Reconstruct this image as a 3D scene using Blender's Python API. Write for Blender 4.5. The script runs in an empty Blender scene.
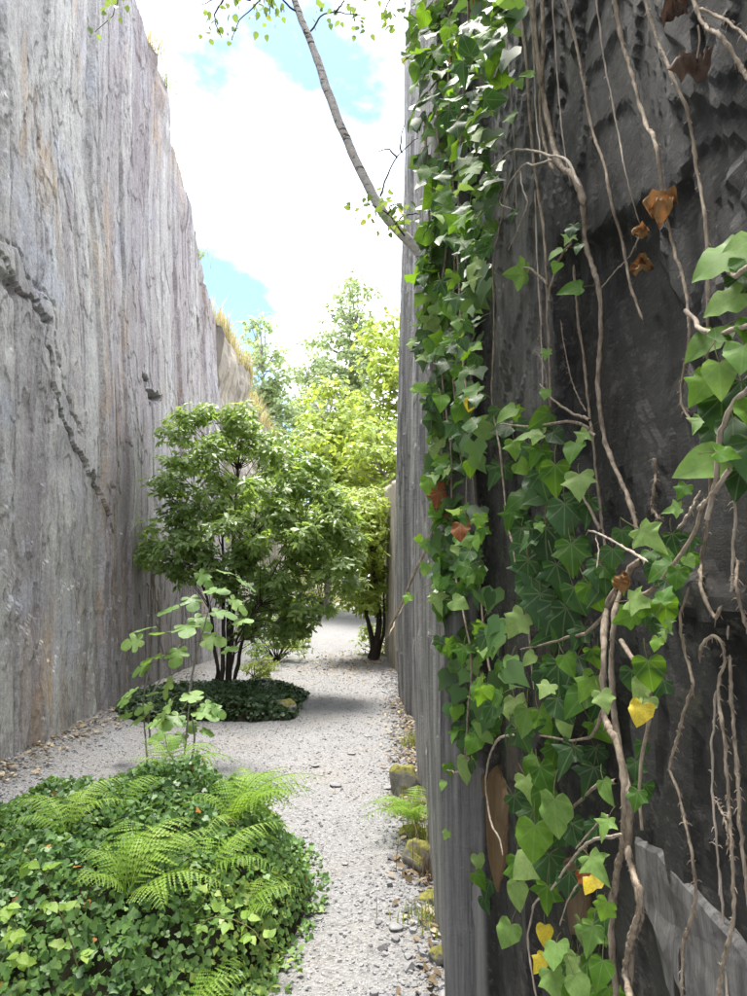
import bpy, math, random
import numpy as np
random.seed(7)
rng = np.random.default_rng(11)
sc = bpy.context.scene
col = sc.collection
R = math.radians

# ------------------------------------------------------------------ camera
F = 720.0; CX, CY = 373.5, 498.0; EYE = 1.65; PITCH = math.atan(77/720)
cam_d = bpy.data.cameras.new('camera'); cam = bpy.data.objects.new('camera', cam_d); col.objects.link(cam)
cam.location = (0, 0, EYE); cam.rotation_euler = (R(90)+PITCH, 0, 0)
cam_d.sensor_fit = 'VERTICAL'; cam_d.sensor_height = 36; cam_d.lens = F/996*36
cam_d.clip_start = 0.05; cam_d.clip_end = 2000
sc.camera = cam

# ------------------------------------------------------------------ sky, sun, exposure
SUN_EL, SUN_AZ = R(73), R(-20)          # azimuth from +Y (down the path), negative = to the left
w = bpy.data.worlds.new('World'); sc.world = w; w.use_nodes = True
nt = w.node_tree; N = nt.nodes; L = nt.links
bg = N['Background']; bg.inputs['Strength'].default_value = 0.075
sky = N.new('ShaderNodeTexSky'); sky.sky_type = 'NISHITA'; sky.sun_disc = False
sky.sun_elevation = SUN_EL; sky.sun_rotation = SUN_AZ
sky.air_density = 1.0; sky.dust_density = 1.3; sky.ozone_density = 1.0
tc = N.new('ShaderNodeTexCoord'); mp = N.new('ShaderNodeMapping')
mp.inputs['Location'].default_value = (5.4, 1.3, 0.1); mp.inputs['Rotation'].default_value = (R(-7), 0, R(-17)); mp.inputs['Scale'].default_value = (1, 1, 1.5)
nz = N.new('ShaderNodeTexNoise'); nz.inputs['Scale'].default_value = 1.9; nz.inputs['Detail'].default_value = 9; nz.inputs['Roughness'].default_value = 0.55
rp = N.new('ShaderNodeValToRGB'); rp.color_ramp.elements[0].position = 0.38; rp.color_ramp.elements[1].position = 0.52
mx = N.new('ShaderNodeMixRGB'); mx.inputs[2].default_value = (16.0, 16.4, 17.0, 1)
L.new(tc.outputs['Generated'], mp.inputs[0]); L.new(mp.outputs[0], nz.inputs['Vector']); L.new(nz.outputs[0], rp.inputs[0])
L.new(rp.outputs[0], mx.inputs[0]); cy = N.new('ShaderNodeMixRGB'); cy.blend_type = 'MULTIPLY'; cy.inputs[0].default_value = 1; cy.inputs[2].default_value = (0.86, 1.0, 1.06, 1); L.new(sky.outputs[0], cy.inputs[1]); L.new(cy.outputs[0], mx.inputs[1]); L.new(mx.outputs[0], bg.inputs['Color'])
sun_d = bpy.data.lights.new('sun', 'SUN'); sun_d.energy = 2.6; sun_d.angle = R(20); sun_d.color = (1.0, 0.95, 0.86)
sun = bpy.data.objects.new('sun', sun_d); col.objects.link(sun)
sun.rotation_euler = (R(90)-SUN_EL, 0, math.pi - SUN_AZ)   # light travels from the far left down towards the camera
sun.location = (0, 0, 40)
vs = sc.view_settings; vs.view_transform = 'Standard'; vs.look = 'None'; vs.gamma = 1.0; vs.use_curve_mapping = False
vs.exposure = 2.0

# ------------------------------------------------------------------ numeric helpers
def ray(px, py):
    """direction through a point of the picture, scaled so that its y (depth) component is 1"""
    px = np.asarray(px, float); py = np.asarray(py, float)
    a = (px-CX)/F; b = -(py-CY)/F
    y = math.cos(PITCH) - b*math.sin(PITCH); z = math.sin(PITCH) + b*math.cos(PITCH)
    return np.stack([a/y, np.ones_like(a*b), z/y], -1)
def at(px, py, d):
    r = ray(px, py); return np.array([0, 0, EYE]) + r*np.asarray(d, float)[..., None]
def hsh(ix, iy, iz, seed):
    h = (ix.astype(np.int64)*374761393 + iy.astype(np.int64)*668265263 + iz.astype(np.int64)*2147483647 + seed*974634777) & 0xffffffff
    h = ((h ^ (h >> 13))*1274126177) & 0xffffffff
    h = ((h ^ (h >> 16))*2246822519) & 0xffffffff
    return ((h ^ (h >> 15)) & 0xffffff)/float(0xffffff)
def vn(x, y, z, seed=0):
    x, y, z = np.broadcast_arrays(np.asarray(x, float), np.asarray(y, float), np.asarray(z, float))
    ix, iy, iz = np.floor(x), np.floor(y), np.floor(z)
    fx, fy, fz = x-ix, y-iy, z-iz
    fx, fy, fz = [f*f*(3-2*f) for f in (fx, fy, fz)]
    o = 0
    for a in (0, 1):
        for b in (0, 1):
            for c in (0, 1):
                o = o + hsh(ix+a, iy+b, iz+c, seed)*(fx if a else 1-fx)*(fy if b else 1-fy)*(fz if c else 1-fz)
    return o*2-1
def fbm(x, y, z, seed=0, octv=4, g=0.5):
    o = 0; a = 1; f = 1
    for k in range(octv):
        o = o + a*vn(np.asarray(x)*f, np.asarray(y)*f, np.asarray(z)*f, seed+k*17); a *= g; f *= 2.03
    return o
def sst(a, b, x):
    t = np.clip((np.asarray(x)-a)/(b-a), 0, 1); return t*t*(3-2*t)
def seg_sd(x, y, pts):
    """unsigned distance to an open polyline and the side (+1 left of its direction)"""
    best = np.full(np.shape(x), 1e9); side = np.zeros(np.shape(x))
    for (x0, y0), (x1, y1) in zip(pts[:-1], pts[1:]):
        dx, dy = x1-x0, y1-y0; l2 = dx*dx+dy*dy
        t = np.clip(((x-x0)*dx+(y-y0)*dy)/l2, 0, 1)
        d = np.hypot(x-x0-t*dx, y-y0-t*dy); s = np.sign(dx*(y-y0)-dy*(x-x0))
        m = d < best; best = np.where(m, d, best); side = np.where(m, s, side)
    return best, side
def inpoly(x, y, pts):
    x = np.asarray(x, float); y = np.asarray(y, float); c = np.zeros(x.shape, bool)
    n = len(pts); j = n-1
    for i in range(n):
        xi, yi = pts[i]; xj, yj = pts[j]
        c ^= ((yi > y) != (yj > y)) & (x < (xj-xi)*(y-yi)/((yj-yi) or 1e-9)+xi); j = i
    return c
def poly_sd(x, y, pts):
    d, _ = seg_sd(x, y, list(pts)+[pts[0]]); return np.where(inpoly(x, y, pts), d, -d)
def sample_poly(n, pts, r=None):
    r = r or rng; p = np.array(pts, float); lo, hi = p.min(0), p.max(0); out = np.zeros((0, 2))
    while len(out) < n:
        q = r.random((n*3, 2))*(hi-lo)+lo; out = np.vstack([out, q[inpoly(q[:, 0], q[:, 1], pts)]])
    return out[:n]
def norm(v):
    v = np.asarray(v, float); return v/np.maximum(np.linalg.norm(v, axis=-1, keepdims=True), 1e-9)
def frames(nrm, tip):
    """rotation matrices whose z is nrm and whose y lies along tip"""
    z = norm(nrm); y = tip - (tip*z).sum(-1, keepdims=True)*z; y = norm(y); x = np.cross(y, z)
    return np.stack([x, y, z], -1)

# ------------------------------------------------------------------ mesh helpers
def make_mesh(name, V, Fc, mats=(), smooth=True, attrs=None, midx=None):
    me = bpy.data.meshes.new(name); V = np.asarray(V, np.float32)
    if isinstance(Fc, np.ndarray):
        k = Fc.shape[1]; n = len(Fc)
        me.vertices.add(len(V)); me.vertices.foreach_set('co', V.ravel())
        me.loops.add(n*k); me.loops.foreach_set('vertex_index', Fc.astype(np.int32).ravel())
        me.polygons.add(n); me.polygons.foreach_set('loop_start', (np.arange(n)*k).astype(np.int32))
        try: me.polygons.foreach_set('loop_total', np.full(n, k, np.int32))
        except Exception: pass
        me.update(calc_edges=True)
    else:
        me.from_pydata([tuple(map(float, v)) for v in V], [], [tuple(map(int, f)) for f in Fc]); me.update()
    me.polygons.foreach_set('use_smooth', np.full(len(me.polygons), bool(smooth)))
    for m in mats: me.materials.append(m)
    if midx is not None: me.polygons.foreach_set('material_index', np.asarray(midx, np.int32))
    for nm, arr in (attrs or {}).items():
        arr = np.asarray(arr, np.float32)
        if arr.ndim == 1: a = me.attributes.new(nm, 'FLOAT', 'POINT'); a.data.foreach_set('value', arr)
        else: a = me.attributes.new(nm, 'FLOAT_VECTOR', 'POINT'); a.data.foreach_set('vector', arr.ravel())
    return me
def link(name, me, parent=None, loc=None):
    o = bpy.data.objects.new(name, me); col.objects.link(o)
    if loc is not None: o.location = loc
    if parent is not None:
        o.parent = parent; o.matrix_parent_inverse = parent.matrix_basis.inverted()
    return o
def tag(o, label=None, cat=None, group=None, kind=None):
    if label: o['label'] = label
    if cat: o['category'] = cat
    if group: o['group'] = group
    if kind: o['kind'] = kind
    return o
def thing(name, label, cat, loc=(0, 0, 0), group=None):
    o = bpy.data.objects.new(name, None); col.objects.link(o); o.location = loc; o.empty_display_size = 0.1
    return tag(o, label, cat, group)
def grid_faces(nu, nv):
    i = np.arange(nu-1)[:, None]*nv + np.arange(nv-1)[None, :]
    return np.stack([i, i+nv, i+nv+1, i+1], -1).reshape(-1, 4)
def tube(pts, rad, sides=7, rough=0.0, seed=0, cap=True):
    P = np.asarray(pts, float); n = len(P); rad = np.broadcast_to(np.asarray(rad, float), (n,))
    T = norm(np.gradient(P, axis=0)); up = np.array([0.31, 0.2, 0.93]); A = norm(np.cross(T, up)); B = np.cross(T, A)
    th = np.linspace(0, 2*math.pi, sides, endpoint=False)
    rr = rad[:, None]*(1 + rough*vn(np.arange(n)[:, None]*0.9+seed*3.1, np.cos(th)[None]*1.3+5, np.sin(th)[None]*1.3, seed))
    V = P[:, None] + rr[..., None]*(np.cos(th)[None, :, None]*A[:, None] + np.sin(th)[None, :, None]*B[:, None])
    i = np.arange(n-1)[:, None]*sides; j = np.arange(sides)[None]; k = (j+1) % sides
    Q = np.stack([i+j, i+k, i+sides+k, i+sides+j], -1).reshape(-1, 4)
    return V.reshape(-1, 3), Q
def smooth_path(pts, n, wob=0.0, seed=0):
    P = np.asarray(pts, float); d = np.r_[0, np.cumsum(np.linalg.norm(np.diff(P, axis=0), axis=1))]
    t = np.linspace(0, d[-1], n); m = len(P)
    # Catmull-Rom on the chord parameter
    tan = np.gradient(P, d, axis=0) if m > 2 else np.repeat((P[1:]-P[:1])/d[-1], 2, 0)
    k = np.clip(np.searchsorted(d, t, 'right')-1, 0, m-2); h = (d[k+1]-d[k])[:, None]; s = ((t-d[k])/(d[k+1]-d[k]))[:, None]
    o = (2*s**3-3*s**2+1)*P[k] + (s**3-2*s**2+s)*h*tan[k] + (-2*s**3+3*s**2)*P[k+1] + (s**3-s**2)*h*tan[k+1]
    if wob:
        q = np.arange(n)*0.35
        o = o + wob*np.stack([fbm(q, seed*7.3+c, 0.5, c, 3) for c in (1, 2, 3)], -1)
    return o
def join(parts):
    Vs, Fs, o = [], [], 0
    for V, Q in parts: Vs.append(V); Fs.append(np.asarray(Q)+o); o += len(V)
    return np.vstack(Vs), np.vstack(Fs)
def scatter(tv, tf, Rm, T, S):
    n = len(T); k = len(tv); S = np.asarray(S, float)
    if S.ndim == 1: S = S[:, None].repeat(3, 1)
    V = np.einsum('nij,nkj->nki', Rm, tv[None]*S[:, None, :]) + T[:, None]
    Fc = tf[None] + (np.arange(n)*k)[:, None, None]
    return V.reshape(-1, 3), Fc.reshape(-1, tf.shape[1])
def scatter_mesh(name, tv, tf, Rm, T, S, mat, rnd=None):
    V, Fc = scatter(tv, tf, Rm, T, S); n = len(T)
    rnd = rng.random(n) if rnd is None else rnd
    return make_mesh(name, V, Fc, [mat], True, {'rnd': np.repeat(rnd, len(tv)), 'luv': np.tile(tv, (n, 1))})

# ------------------------------------------------------------------ materials
def newmat(name):
    m = bpy.data.materials.new(name); m.use_nodes = True; n = m.node_tree.nodes; n.clear()
    out = n.new('ShaderNodeOutputMaterial'); p = n.new('ShaderNodeBsdfPrincipled'); m.node_tree.links.new(p.outputs[0], out.inputs[0])
    return m, m.node_tree, p, out
def nd(t, typ, **kw):
    x = t.nodes.new(typ)
    for k, v in kw.items():
        if k in x.inputs.keys(): x.inputs[k].default_value = v
        else: setattr(x, k, v)
    return x
def ramp(t, fac, stops, interp='LINEAR'):
    r = t.nodes.new('ShaderNodeValToRGB'); e = r.color_ramp; e.interpolation = interp
    while len(e.elements) > 1: e.elements.remove(e.elements[-1])
    for i, (p, c) in enumerate(stops):
        q = e.elements[0] if i == 0 else e.elements.new(p)
        q.position = p; q.color = (c[0], c[1], c[2], 1) if len(c) == 3 else c
    t.links.new(fac, r.inputs[0]); return r.outputs[0]
def g(v): return (v, v, v)
def mixc(t, fac, a, b, mode='MIX'):
    x = t.nodes.new('ShaderNodeMixRGB'); x.blend_type = mode
    for i, v in ((0, fac), (1, a), (2, b)):
        if hasattr(v, 'is_output'): t.links.new(v, x.inputs[i])
        elif isinstance(v, (int, float)): x.inputs[i].default_value = v
        else: x.inputs[i].default_value = (*v, 1)
    return x.outputs[0]
def noise(t, vec, scale, detail=5, rough=0.55, mscale=None, loc=(0, 0, 0), rot=(0, 0, 0), dist=0.0):
    if mscale or loc != (0, 0, 0) or rot != (0, 0, 0):
        m = t.nodes.new('ShaderNodeMapping'); m.inputs['Scale'].default_value = mscale or (1, 1, 1); m.inputs['Location'].default_value = loc; m.inputs['Rotation'].default_value = rot
        t.links.new(vec, m.inputs[0]); vec = m.outputs[0]
    x = t.nodes.new('ShaderNodeTexNoise'); x.inputs['Scale'].default_value = scale; x.inputs['Detail'].default_value = detail; x.inputs['Roughness'].default_value = rough; x.inputs['Distortion'].default_value = dist
    t.links.new(vec, x.inputs['Vector']); return x.outputs[0]
def bump(t, p, hgt, strength, dist, prev=None):
    b = t.nodes.new('ShaderNodeBump'); b.inputs['Strength'].default_value = strength; b.inputs['Distance'].default_value = dist
    t.links.new(hgt, b.inputs['Height'])
    if prev: t.links.new(prev, b.inputs['Normal'])
    t.links.new(b.outputs[0], p.inputs['Normal']); return b.outputs[0]
def objco(t): return t.nodes.new('ShaderNodeTexCoord').outputs['Object']
def attr(t, name):
    a = t.nodes.new('ShaderNodeAttribute'); a.attribute_name = name; return a
def mth(t, op, a, b=None):
    x = t.nodes.new('ShaderNodeMath'); x.operation = op
    for i, v in ((0, a), (1, b)):
        if v is None: continue
        if hasattr(v, 'is_output'): t.links.new(v, x.inputs[i])
        else: x.inputs[i].default_value = v
    return x.outputs[0]

def mat_pale_rock():
    m, t, p, _ = newmat('pale_streaked_slate'); c = objco(t); lean = (R(-3), 0, 0)
    wob = noise(t, c, 1.3, 4, 0.6); wv = t.nodes.new('ShaderNodeVectorMath'); wv.operation = 'MULTIPLY_ADD'
    t.links.new(c, wv.inputs[0]); wv.inputs[1].default_value = (1, 1, 1)
    cb = t.nodes.new('ShaderNodeCombineXYZ'); t.links.new(mth(t, 'MULTIPLY', wob, 0.35), cb.inputs[1]); t.links.new(cb.outputs[0], wv.inputs[2]); cw = wv.outputs[0]
    mot = noise(t, c, 2.6, 10, 0.68)
    base = ramp(t, mot, [(0.28, (0.25, 0.248, 0.25)), (0.45, (0.36, 0.357, 0.353)), (0.58, (0.44, 0.435, 0.42)), (0.75, (0.53, 0.525, 0.505))])
    st2 = noise(t, cw, 1.0, 9, 0.7, (1, 5, 0.45), (0, 1.7, 4), lean)
    base = mixc(t, ramp(t, st2, [(0.46, g(0)), (0.68, g(0.45))]), base, (0.54, 0.525, 0.49))
    st = noise(t, cw, 1.0, 8, 0.68, (1, 1.5, 0.10), (0, 3.4, 0), lean)
    base = mixc(t, ramp(t, st, [(0.52, g(0)), (0.60, g(0.5)), (0.72, g(0.8))]), base, (0.20, 0.165, 0.185))
    st3 = noise(t, cw, 1.0, 8, 0.7, (1, 7, 0.28), (0, 9.7, 2), lean)
    base = mixc(t, ramp(t, st3, [(0.57, g(0)), (0.68, g(0.5))]), base, (0.18, 0.165, 0.165))
    oc = noise(t, cw, 1.0, 8, 0.68, (1, 1.9, 0.30), (0, 6.2, 1.3), lean)
    base = mixc(t, ramp(t, oc, [(0.55, g(0)), (0.66, g(0.7))]), base, (0.42, 0.27, 0.12))
    bl = noise(t, c, 0.9, 7, 0.65, None, (5, 2, 7))
    base = mixc(t, ramp(t, bl, [(0.54, g(0)), (0.66, g(0.6))]), base, (0.45, 0.475, 0.54))
    # slanting cleavage lines
    dg = noise(t, c, 1.0, 6, 0.6, (1, 3.2, 0.5), (0, 2, 5), (R(38), 0, 0))
    ln = mth(t, 'ABSOLUTE', mth(t, 'SUBTRACT', dg, 0.5))
    base = mixc(t, ramp(t, ln, [(0.0, g(0.6)), (0.006, g(0.4)), (0.014, g(0))]), base, (0.15, 0.13, 0.125))
    pu = attr(t, 'purp').outputs['Fac']
    base = mixc(t, mth(t, 'MULTIPLY', pu, ramp(t, noise(t, cw, 1.0, 9, 0.7, (1, 3.2, 0.12), (0, 4.4, 3), lean), [(0.36, g(0.15)), (0.62, g(1))])), base, (0.19, 0.163, 0.178))
    spk = noise(t, c, 28, 9, 0.75)
    base = mixc(t, 0.55, base, ramp(t, spk, [(0.34, g(0.22)), (0.5, g(0.5)), (0.66, g(0.78))]), 'OVERLAY')
    fine = noise(t, c, 90, 6, 0.75)
    base = mixc(t, 0.6, base, ramp(t, fine, [(0.34, g(0.25)), (0.5, g(0.5)), (0.66, g(0.75))]), 'OVERLAY')
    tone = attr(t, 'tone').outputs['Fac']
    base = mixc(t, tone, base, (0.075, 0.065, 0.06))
    t.links.new(base, p.inputs['Base Color']); p.inputs['Roughness'].default_value = 0.8; p.inputs['Specular IOR Level'].default_value = 0.3
    b1 = bump(t, p, noise(t, cw, 1, 10, 0.75, (1, 12, 2.5)), 0.3, 0.02)
    b1 = bump(t, p, ln, 0.35, 0.02, b1)
    b2 = bump(t, p, spk, 0.3, 0.015, b1)
    return m
def mat_dark_rock():
    m, t, p, _ = newmat('dark_slate'); c0 = objco(t); cm = t.nodes.new('ShaderNodeMapping'); cm.inputs['Scale'].default_value = (1, 0.5, 1.15); cm.inputs['Rotation'].default_value = (R(12), 0, 0); t.links.new(c0, cm.inputs[0]); c = cm.outputs[0]
    mot = noise(t, c, 5.0, 9, 0.65)
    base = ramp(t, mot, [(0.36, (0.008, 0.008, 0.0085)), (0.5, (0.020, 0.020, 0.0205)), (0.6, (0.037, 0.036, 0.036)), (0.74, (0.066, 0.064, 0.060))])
    br = noise(t, c, 6, 6, 0.6, (1, 1.5, 0.7), (3, 8, 1))
    base = mixc(t, ramp(t, br, [(0.52, g(0)), (0.7, g(0.55))]), base, (0.034, 0.022, 0.016))
    spk = noise(t, c, 60, 4, 0.7)
    base = mixc(t, ramp(t, spk, [(0.58, g(0)), (0.72, g(0.7))]), base, (0.15, 0.145, 0.13))
    crk = mth(t, 'ABSOLUTE', mth(t, 'SUBTRACT', noise(t, c, 3.0, 8, 0.6, (1, 1.2, 0.6), (2, 2, 2), (R(-20), 0, 0)), 0.5))
    base = mixc(t, ramp(t, crk, [(0.0, g(0.85)), (0.007, g(0.5)), (0.016, g(0))]), base, (0.004, 0.004, 0.004))
    lich = noise(t, c, 22, 8, 0.75, None, (9, 1, 4)); base = mixc(t, ramp(t, lich, [(0.57, g(0)), (0.62, g(0.6))]), base, (0.12, 0.115, 0.10))
    pale = attr(t, 'pale').outputs['Fac']; brown = attr(t, 'brown').outputs['Fac']
    st = noise(t, c0, 1, 9, 0.72, (34, 14, 0.7), (0, 2, 0))
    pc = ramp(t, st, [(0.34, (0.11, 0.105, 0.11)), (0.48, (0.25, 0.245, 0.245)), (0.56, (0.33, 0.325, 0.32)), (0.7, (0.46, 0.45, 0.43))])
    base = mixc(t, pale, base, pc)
    base = mixc(t, brown, base, ramp(t, st, [(0.3, (0.16, 0.085, 0.035)), (0.7, (0.30, 0.20, 0.10))]))
    ms = noise(t, c, 9, 7, 0.7, None, (1, 6, 3))
    base = mixc(t, ramp(t, ms, [(0.62, g(0)), (0.70, g(0.6))]), base, (0.06, 0.065, 0.02))
    t.links.new(base, p.inputs['Base Color'])
    rg = ramp(t, noise(t, c, 11, 6, 0.6), [(0.3, g(0.5)), (0.7, g(0.8))]); t.links.new(rg, p.inputs['Roughness'])
    p.inputs['Specular IOR Level'].default_value = 0.4
    b1 = bump(t, p, noise(t, c, 14, 10, 0.78), 1.0, 0.025)
    b1 = bump(t, p, crk, 0.5, 0.02, b1); bump(t, p, noise(t, c, 110, 6, 0.75), 0.8, 0.005, b1)
    return m
def mat_tan_rock():
    m, t, p, _ = newmat('tan_weathered_slate'); c = objco(t)
    st = noise(t, c, 1, 8, 0.65, (3, 6, 0.35))
    base = ramp(t, st, [(0.3, (0.13, 0.115, 0.10)), (0.45, (0.25, 0.225, 0.195)), (0.6, (0.36, 0.32, 0.25)), (0.75, (0.46, 0.40, 0.31))])
    base = mixc(t, ramp(t, noise(t, c, 2.5, 5), [(0.5, g(0)), (0.66, g(0.5))]), base, (0.16, 0.14, 0.14))
    t.links.new(base, p.inputs['Base Color']); p.inputs['Roughness'].default_value = 0.85
    bump(t, p, noise(t, c, 5, 8, 0.7, (1, 2, 0.5)), 0.6, 0.05); return m
def mat_gravel():
    m, t, p, _ = newmat('slate_gravel'); c = objco(t)
    v = nd(t, 'ShaderNodeTexVoronoi', Scale=75.0); t.links.new(c, v.inputs['Vector'])
    sep = nd(t, 'ShaderNodeSeparateColor'); t.links.new(v.outputs['Color'], sep.inputs[0])
    base = ramp(t, sep.outputs[0], [(0, (0.13, 0.129, 0.134)), (0.35, (0.20, 0.198, 0.204)), (0.7, (0.255, 0.253, 0.26)), (1, (0.32, 0.318, 0.323))])
    big = noise(t, c, 1.1, 6, 0.6)
    base = mixc(t, ramp(t, big, [(0.45, g(0)), (0.7, g(0.35))]), base, (0.27, 0.24, 0.19))
    dust = noise(t, c, 7, 6, 0.65)
    base = mixc(t, ramp(t, dust, [(0.4, g(0)), (0.65, g(0.6))]), base, (0.265, 0.262, 0.267))
    # grassy soil away from the path
    soil = attr(t, 'soil').outputs['Fac']
    sc_ = ramp(t, noise(t, c, 14, 7, 0.7), [(0.3, (0.05, 0.04, 0.025)), (0.5, (0.13, 0.105, 0.07)), (0.7, (0.24, 0.21, 0.15))])
    base = mixc(t, soil, base, sc_)
    t.links.new(base, p.inputs['Base Color']); p.inputs['Roughness'].default_value = 0.9; p.inputs['Specular IOR Level'].default_value = 0.2
    b = bump(t, p, v.outputs['Distance'], 0.7, 0.02); bump(t, p, noise(t, c, 160, 4), 0.4, 0.006, b); return m
def mat_stone(name, stops, scale=9, moss=0.0, rough=0.85, spec=0.25):
    m, t, p, _ = newmat(name); c = objco(t)
    oi = t.nodes.new('ShaderNodeObjectInfo').outputs['Random']
    fac = mth(t, 'ADD', noise(t, c, scale, 7, 0.65), mth(t, 'MULTIPLY', mth(t, 'SUBTRACT', attr(t, 'rnd').outputs['Fac'], 0.5), 0.45))
    base = ramp(t, fac, stops)
    if moss:
        ge = t.nodes.new('ShaderNodeNewGeometry'); sp = t.nodes.new('ShaderNodeSeparateXYZ'); t.links.new(ge.outputs['Normal'], sp.inputs[0])
        f = mth(t, 'ADD', mth(t, 'MULTIPLY', sp.outputs[2], 0.45), noise(t, c, 6, 6, 0.65))
        mo = ramp(t, noise(t, c, 30, 6, 0.7), [(0.3, (0.05, 0.055, 0.012)), (0.55, (0.19, 0.18, 0.035)), (0.75, (0.36, 0.31, 0.08))])
        base = mixc(t, ramp(t, f, [(0.82-0.3*moss, g(0)), (0.92-0.3*moss, g(0.95))]), base, mo)
    t.links.new(base, p.inputs['Base Color']); p.inputs['Roughness'].default_value = rough; p.inputs['Specular IOR Level'].default_value = spec
    bump(t, p, noise(t, c, scale*4, 7, 0.7), 0.5, 0.015); return m
def mat_leaf(name, stops, rough=0.45, trans=0.35, tcol=(0.35, 0.5, 0.05), spec=0.5, veins=False, by_object=False, spots=None):
    m, t, p, out = newmat(name)
    r = t.nodes.new('ShaderNodeObjectInfo').outputs['Random'] if by_object else attr(t, 'rnd').outputs['Fac']
    c = objco(t)
    base = ramp(t, r, stops)
    n = noise(t, c, 5 if by_object else 3, 7, 0.68)
    base = mixc(t, 0.75, base, ramp(t, n, [(0.3, g(0.28)), (0.5, g(0.5)), (0.72, g(0.7))]), 'OVERLAY')
    if by_object and not spots:
        blem = noise(t, c, 9, 5, 0.65, None, (3, 1, 7)); base = mixc(t, ramp(t, blem, [(0.66, g(0)), (0.72, g(0.55))]), base, (0.16, 0.13, 0.04))
        rgh = ramp(t, n, [(0.3, g(max(0, rough-.12))), (0.7, g(rough+.2))]); t.links.new(rgh, p.inputs['Roughness'])
    if veins:
        luv = attr(t, 'luv').outputs['Vector']; s = t.nodes.new('ShaderNodeSeparateXYZ'); t.links.new(luv, s.inputs[0])
        rad = mth(t, 'SQRT', mth(t, 'ADD', mth(t, 'MULTIPLY', s.outputs[0], s.outputs[0]), mth(t, 'MULTIPLY', s.outputs[1], s.outputs[1])))
        ang = mth(t, 'ARCTAN2', s.outputs[0], s.outputs[1])
        dd = mth(t, 'MULTIPLY', mth(t, 'ABSOLUTE', mth(t, 'SUBTRACT', mth(t, 'PINGPONG', mth(t, 'ADD', ang, R(42)*4), R(21)), 0.0)), rad)
        vf = ramp(t, dd, [(0.0, g(0.5)), (0.010, g(0.35)), (0.028, g(0))])
        base = mixc(t, vf, base, mixc(t, 0.55, base, (0.36, 0.42, 0.22)))
    if spots:
        sp = noise(t, c, 30, 5, 0.6); base = mixc(t, ramp(t, sp, [(0.52, g(0)), (0.62, g(0.9))]), base, spots)
    t.links.new(base, p.inputs['Base Color']); p.inputs['Roughness'].default_value = rough; p.inputs['Specular IOR Level'].default_value = spec
    tr = t.nodes.new('ShaderNodeBsdfTranslucent'); t.links.new(mixc(t, 0.6, base, tcol, 'MIX') if trans else base, tr.inputs[0])
    ms = t.nodes.new('ShaderNodeMixShader'); ms.inputs[0].default_value = trans
    t.links.new(p.outputs[0], ms.inputs[1]); t.links.new(tr.outputs[0], ms.inputs[2]); t.links.new(ms.outputs[0], out.inputs[0])
    return m
def mat_bark(name, a, b, scale=30, ms=(1, 1, 0.3), bands=None):
    m, t, p, _ = newmat(name); c = objco(t)
    n = noise(t, c, scale, 7, 0.7, ms); base = ramp(t, n, [(0.3, a), (0.68, b)])
    if bands:
        q = noise(t, c, 11, 4, 0.6, (0.6, 0.6, 3.0)); base = mixc(t, ramp(t, q, [(0.57, g(0)), (0.62, g(0.9))]), base, bands)
    t.links.new(base, p.inputs['Base Color']); p.inputs['Roughness'].default_value = 0.85; p.inputs['Specular IOR Level'].default_value = 0.2
    bump(t, p, n, 0.6, 0.006); return m

def mat_sheet():
    m, t, p, _ = newmat('split_slate_sheet'); c = objco(t)
    n = noise(t, c, 1, 9, 0.75, (10, 42, 5), (0, 0, 0), (R(-33), 0, 0)); n2 = noise(t, c, 18, 8, 0.75)
    base = ramp(t, n, [(0.3, (0.06, 0.058, 0.057)), (0.46, (0.15, 0.148, 0.147)), (0.58, (0.24, 0.237, 0.233)), (0.7, (0.42, 0.415, 0.40))])
    base = mixc(t, ramp(t, n2, [(0.5, g(0)), (0.64, g(0.75))]), base, (0.05, 0.045, 0.038))
    t.links.new(base, p.inputs['Base Color']); p.inputs['Roughness'].default_value = .7
    b = bump(t, p, n, .8, .012); bump(t, p, n2, .6, .01, b); return m
M = {}
M['sheet'] = mat_sheet()
M['pale'] = mat_pale_rock(); M['dark'] = mat_dark_rock(); M['tan'] = mat_tan_rock(); M['gravel'] = mat_gravel()
M['stone'] = mat_stone('grey_slate_chips', [(0.2, (0.14, 0.138, 0.145)), (0.42, (0.22, 0.218, 0.226)), (0.6, (0.27, 0.268, 0.276)), (0.85, (0.36, 0.357, 0.357))])
M['boulder'] = mat_stone('mossy_boulder', [(0.3, (0.09, 0.085, 0.075)), (0.5, (0.20, 0.19, 0.165)), (0.7, (0.36, 0.335, 0.29))], 8, 0.72)
M['slabstone'] = mat_stone('layered_slab', [(0.3, (0.15, 0.14, 0.13)), (0.5, (0.30, 0.29, 0.27)), (0.7, (0.45, 0.43, 0.40))], 8, 0.45)
M['soil'] = mat_stone('dark_soil', [(0.3, (0.012, 0.012, 0.006)), (0.6, (0.03, 0.03, 0.014))], 10)
M['ivy'] = mat_leaf('ivy_green', [(0, (0.028, 0.085, 0.012)), (0.4, (0.055, 0.15, 0.018)), (0.75, (0.095, 0.22, 0.025)), (1, (0.15, 0.29, 0.035))], 0.55, 0.42, (0.32, 0.58, 0.02), 0.2, True, True)
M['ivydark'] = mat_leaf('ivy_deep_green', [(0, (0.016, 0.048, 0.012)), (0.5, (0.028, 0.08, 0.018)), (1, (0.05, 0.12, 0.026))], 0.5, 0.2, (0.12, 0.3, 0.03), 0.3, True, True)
M['ivylight'] = mat_leaf('ivy_pale_green', [(0, (0.12, 0.24, 0.05)), (0.5, (0.17, 0.30, 0.07)), (1, (0.26, 0.37, 0.12))], 0.55, 0.34, (0.4, 0.6, 0.1), 0.25, True, True)
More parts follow.
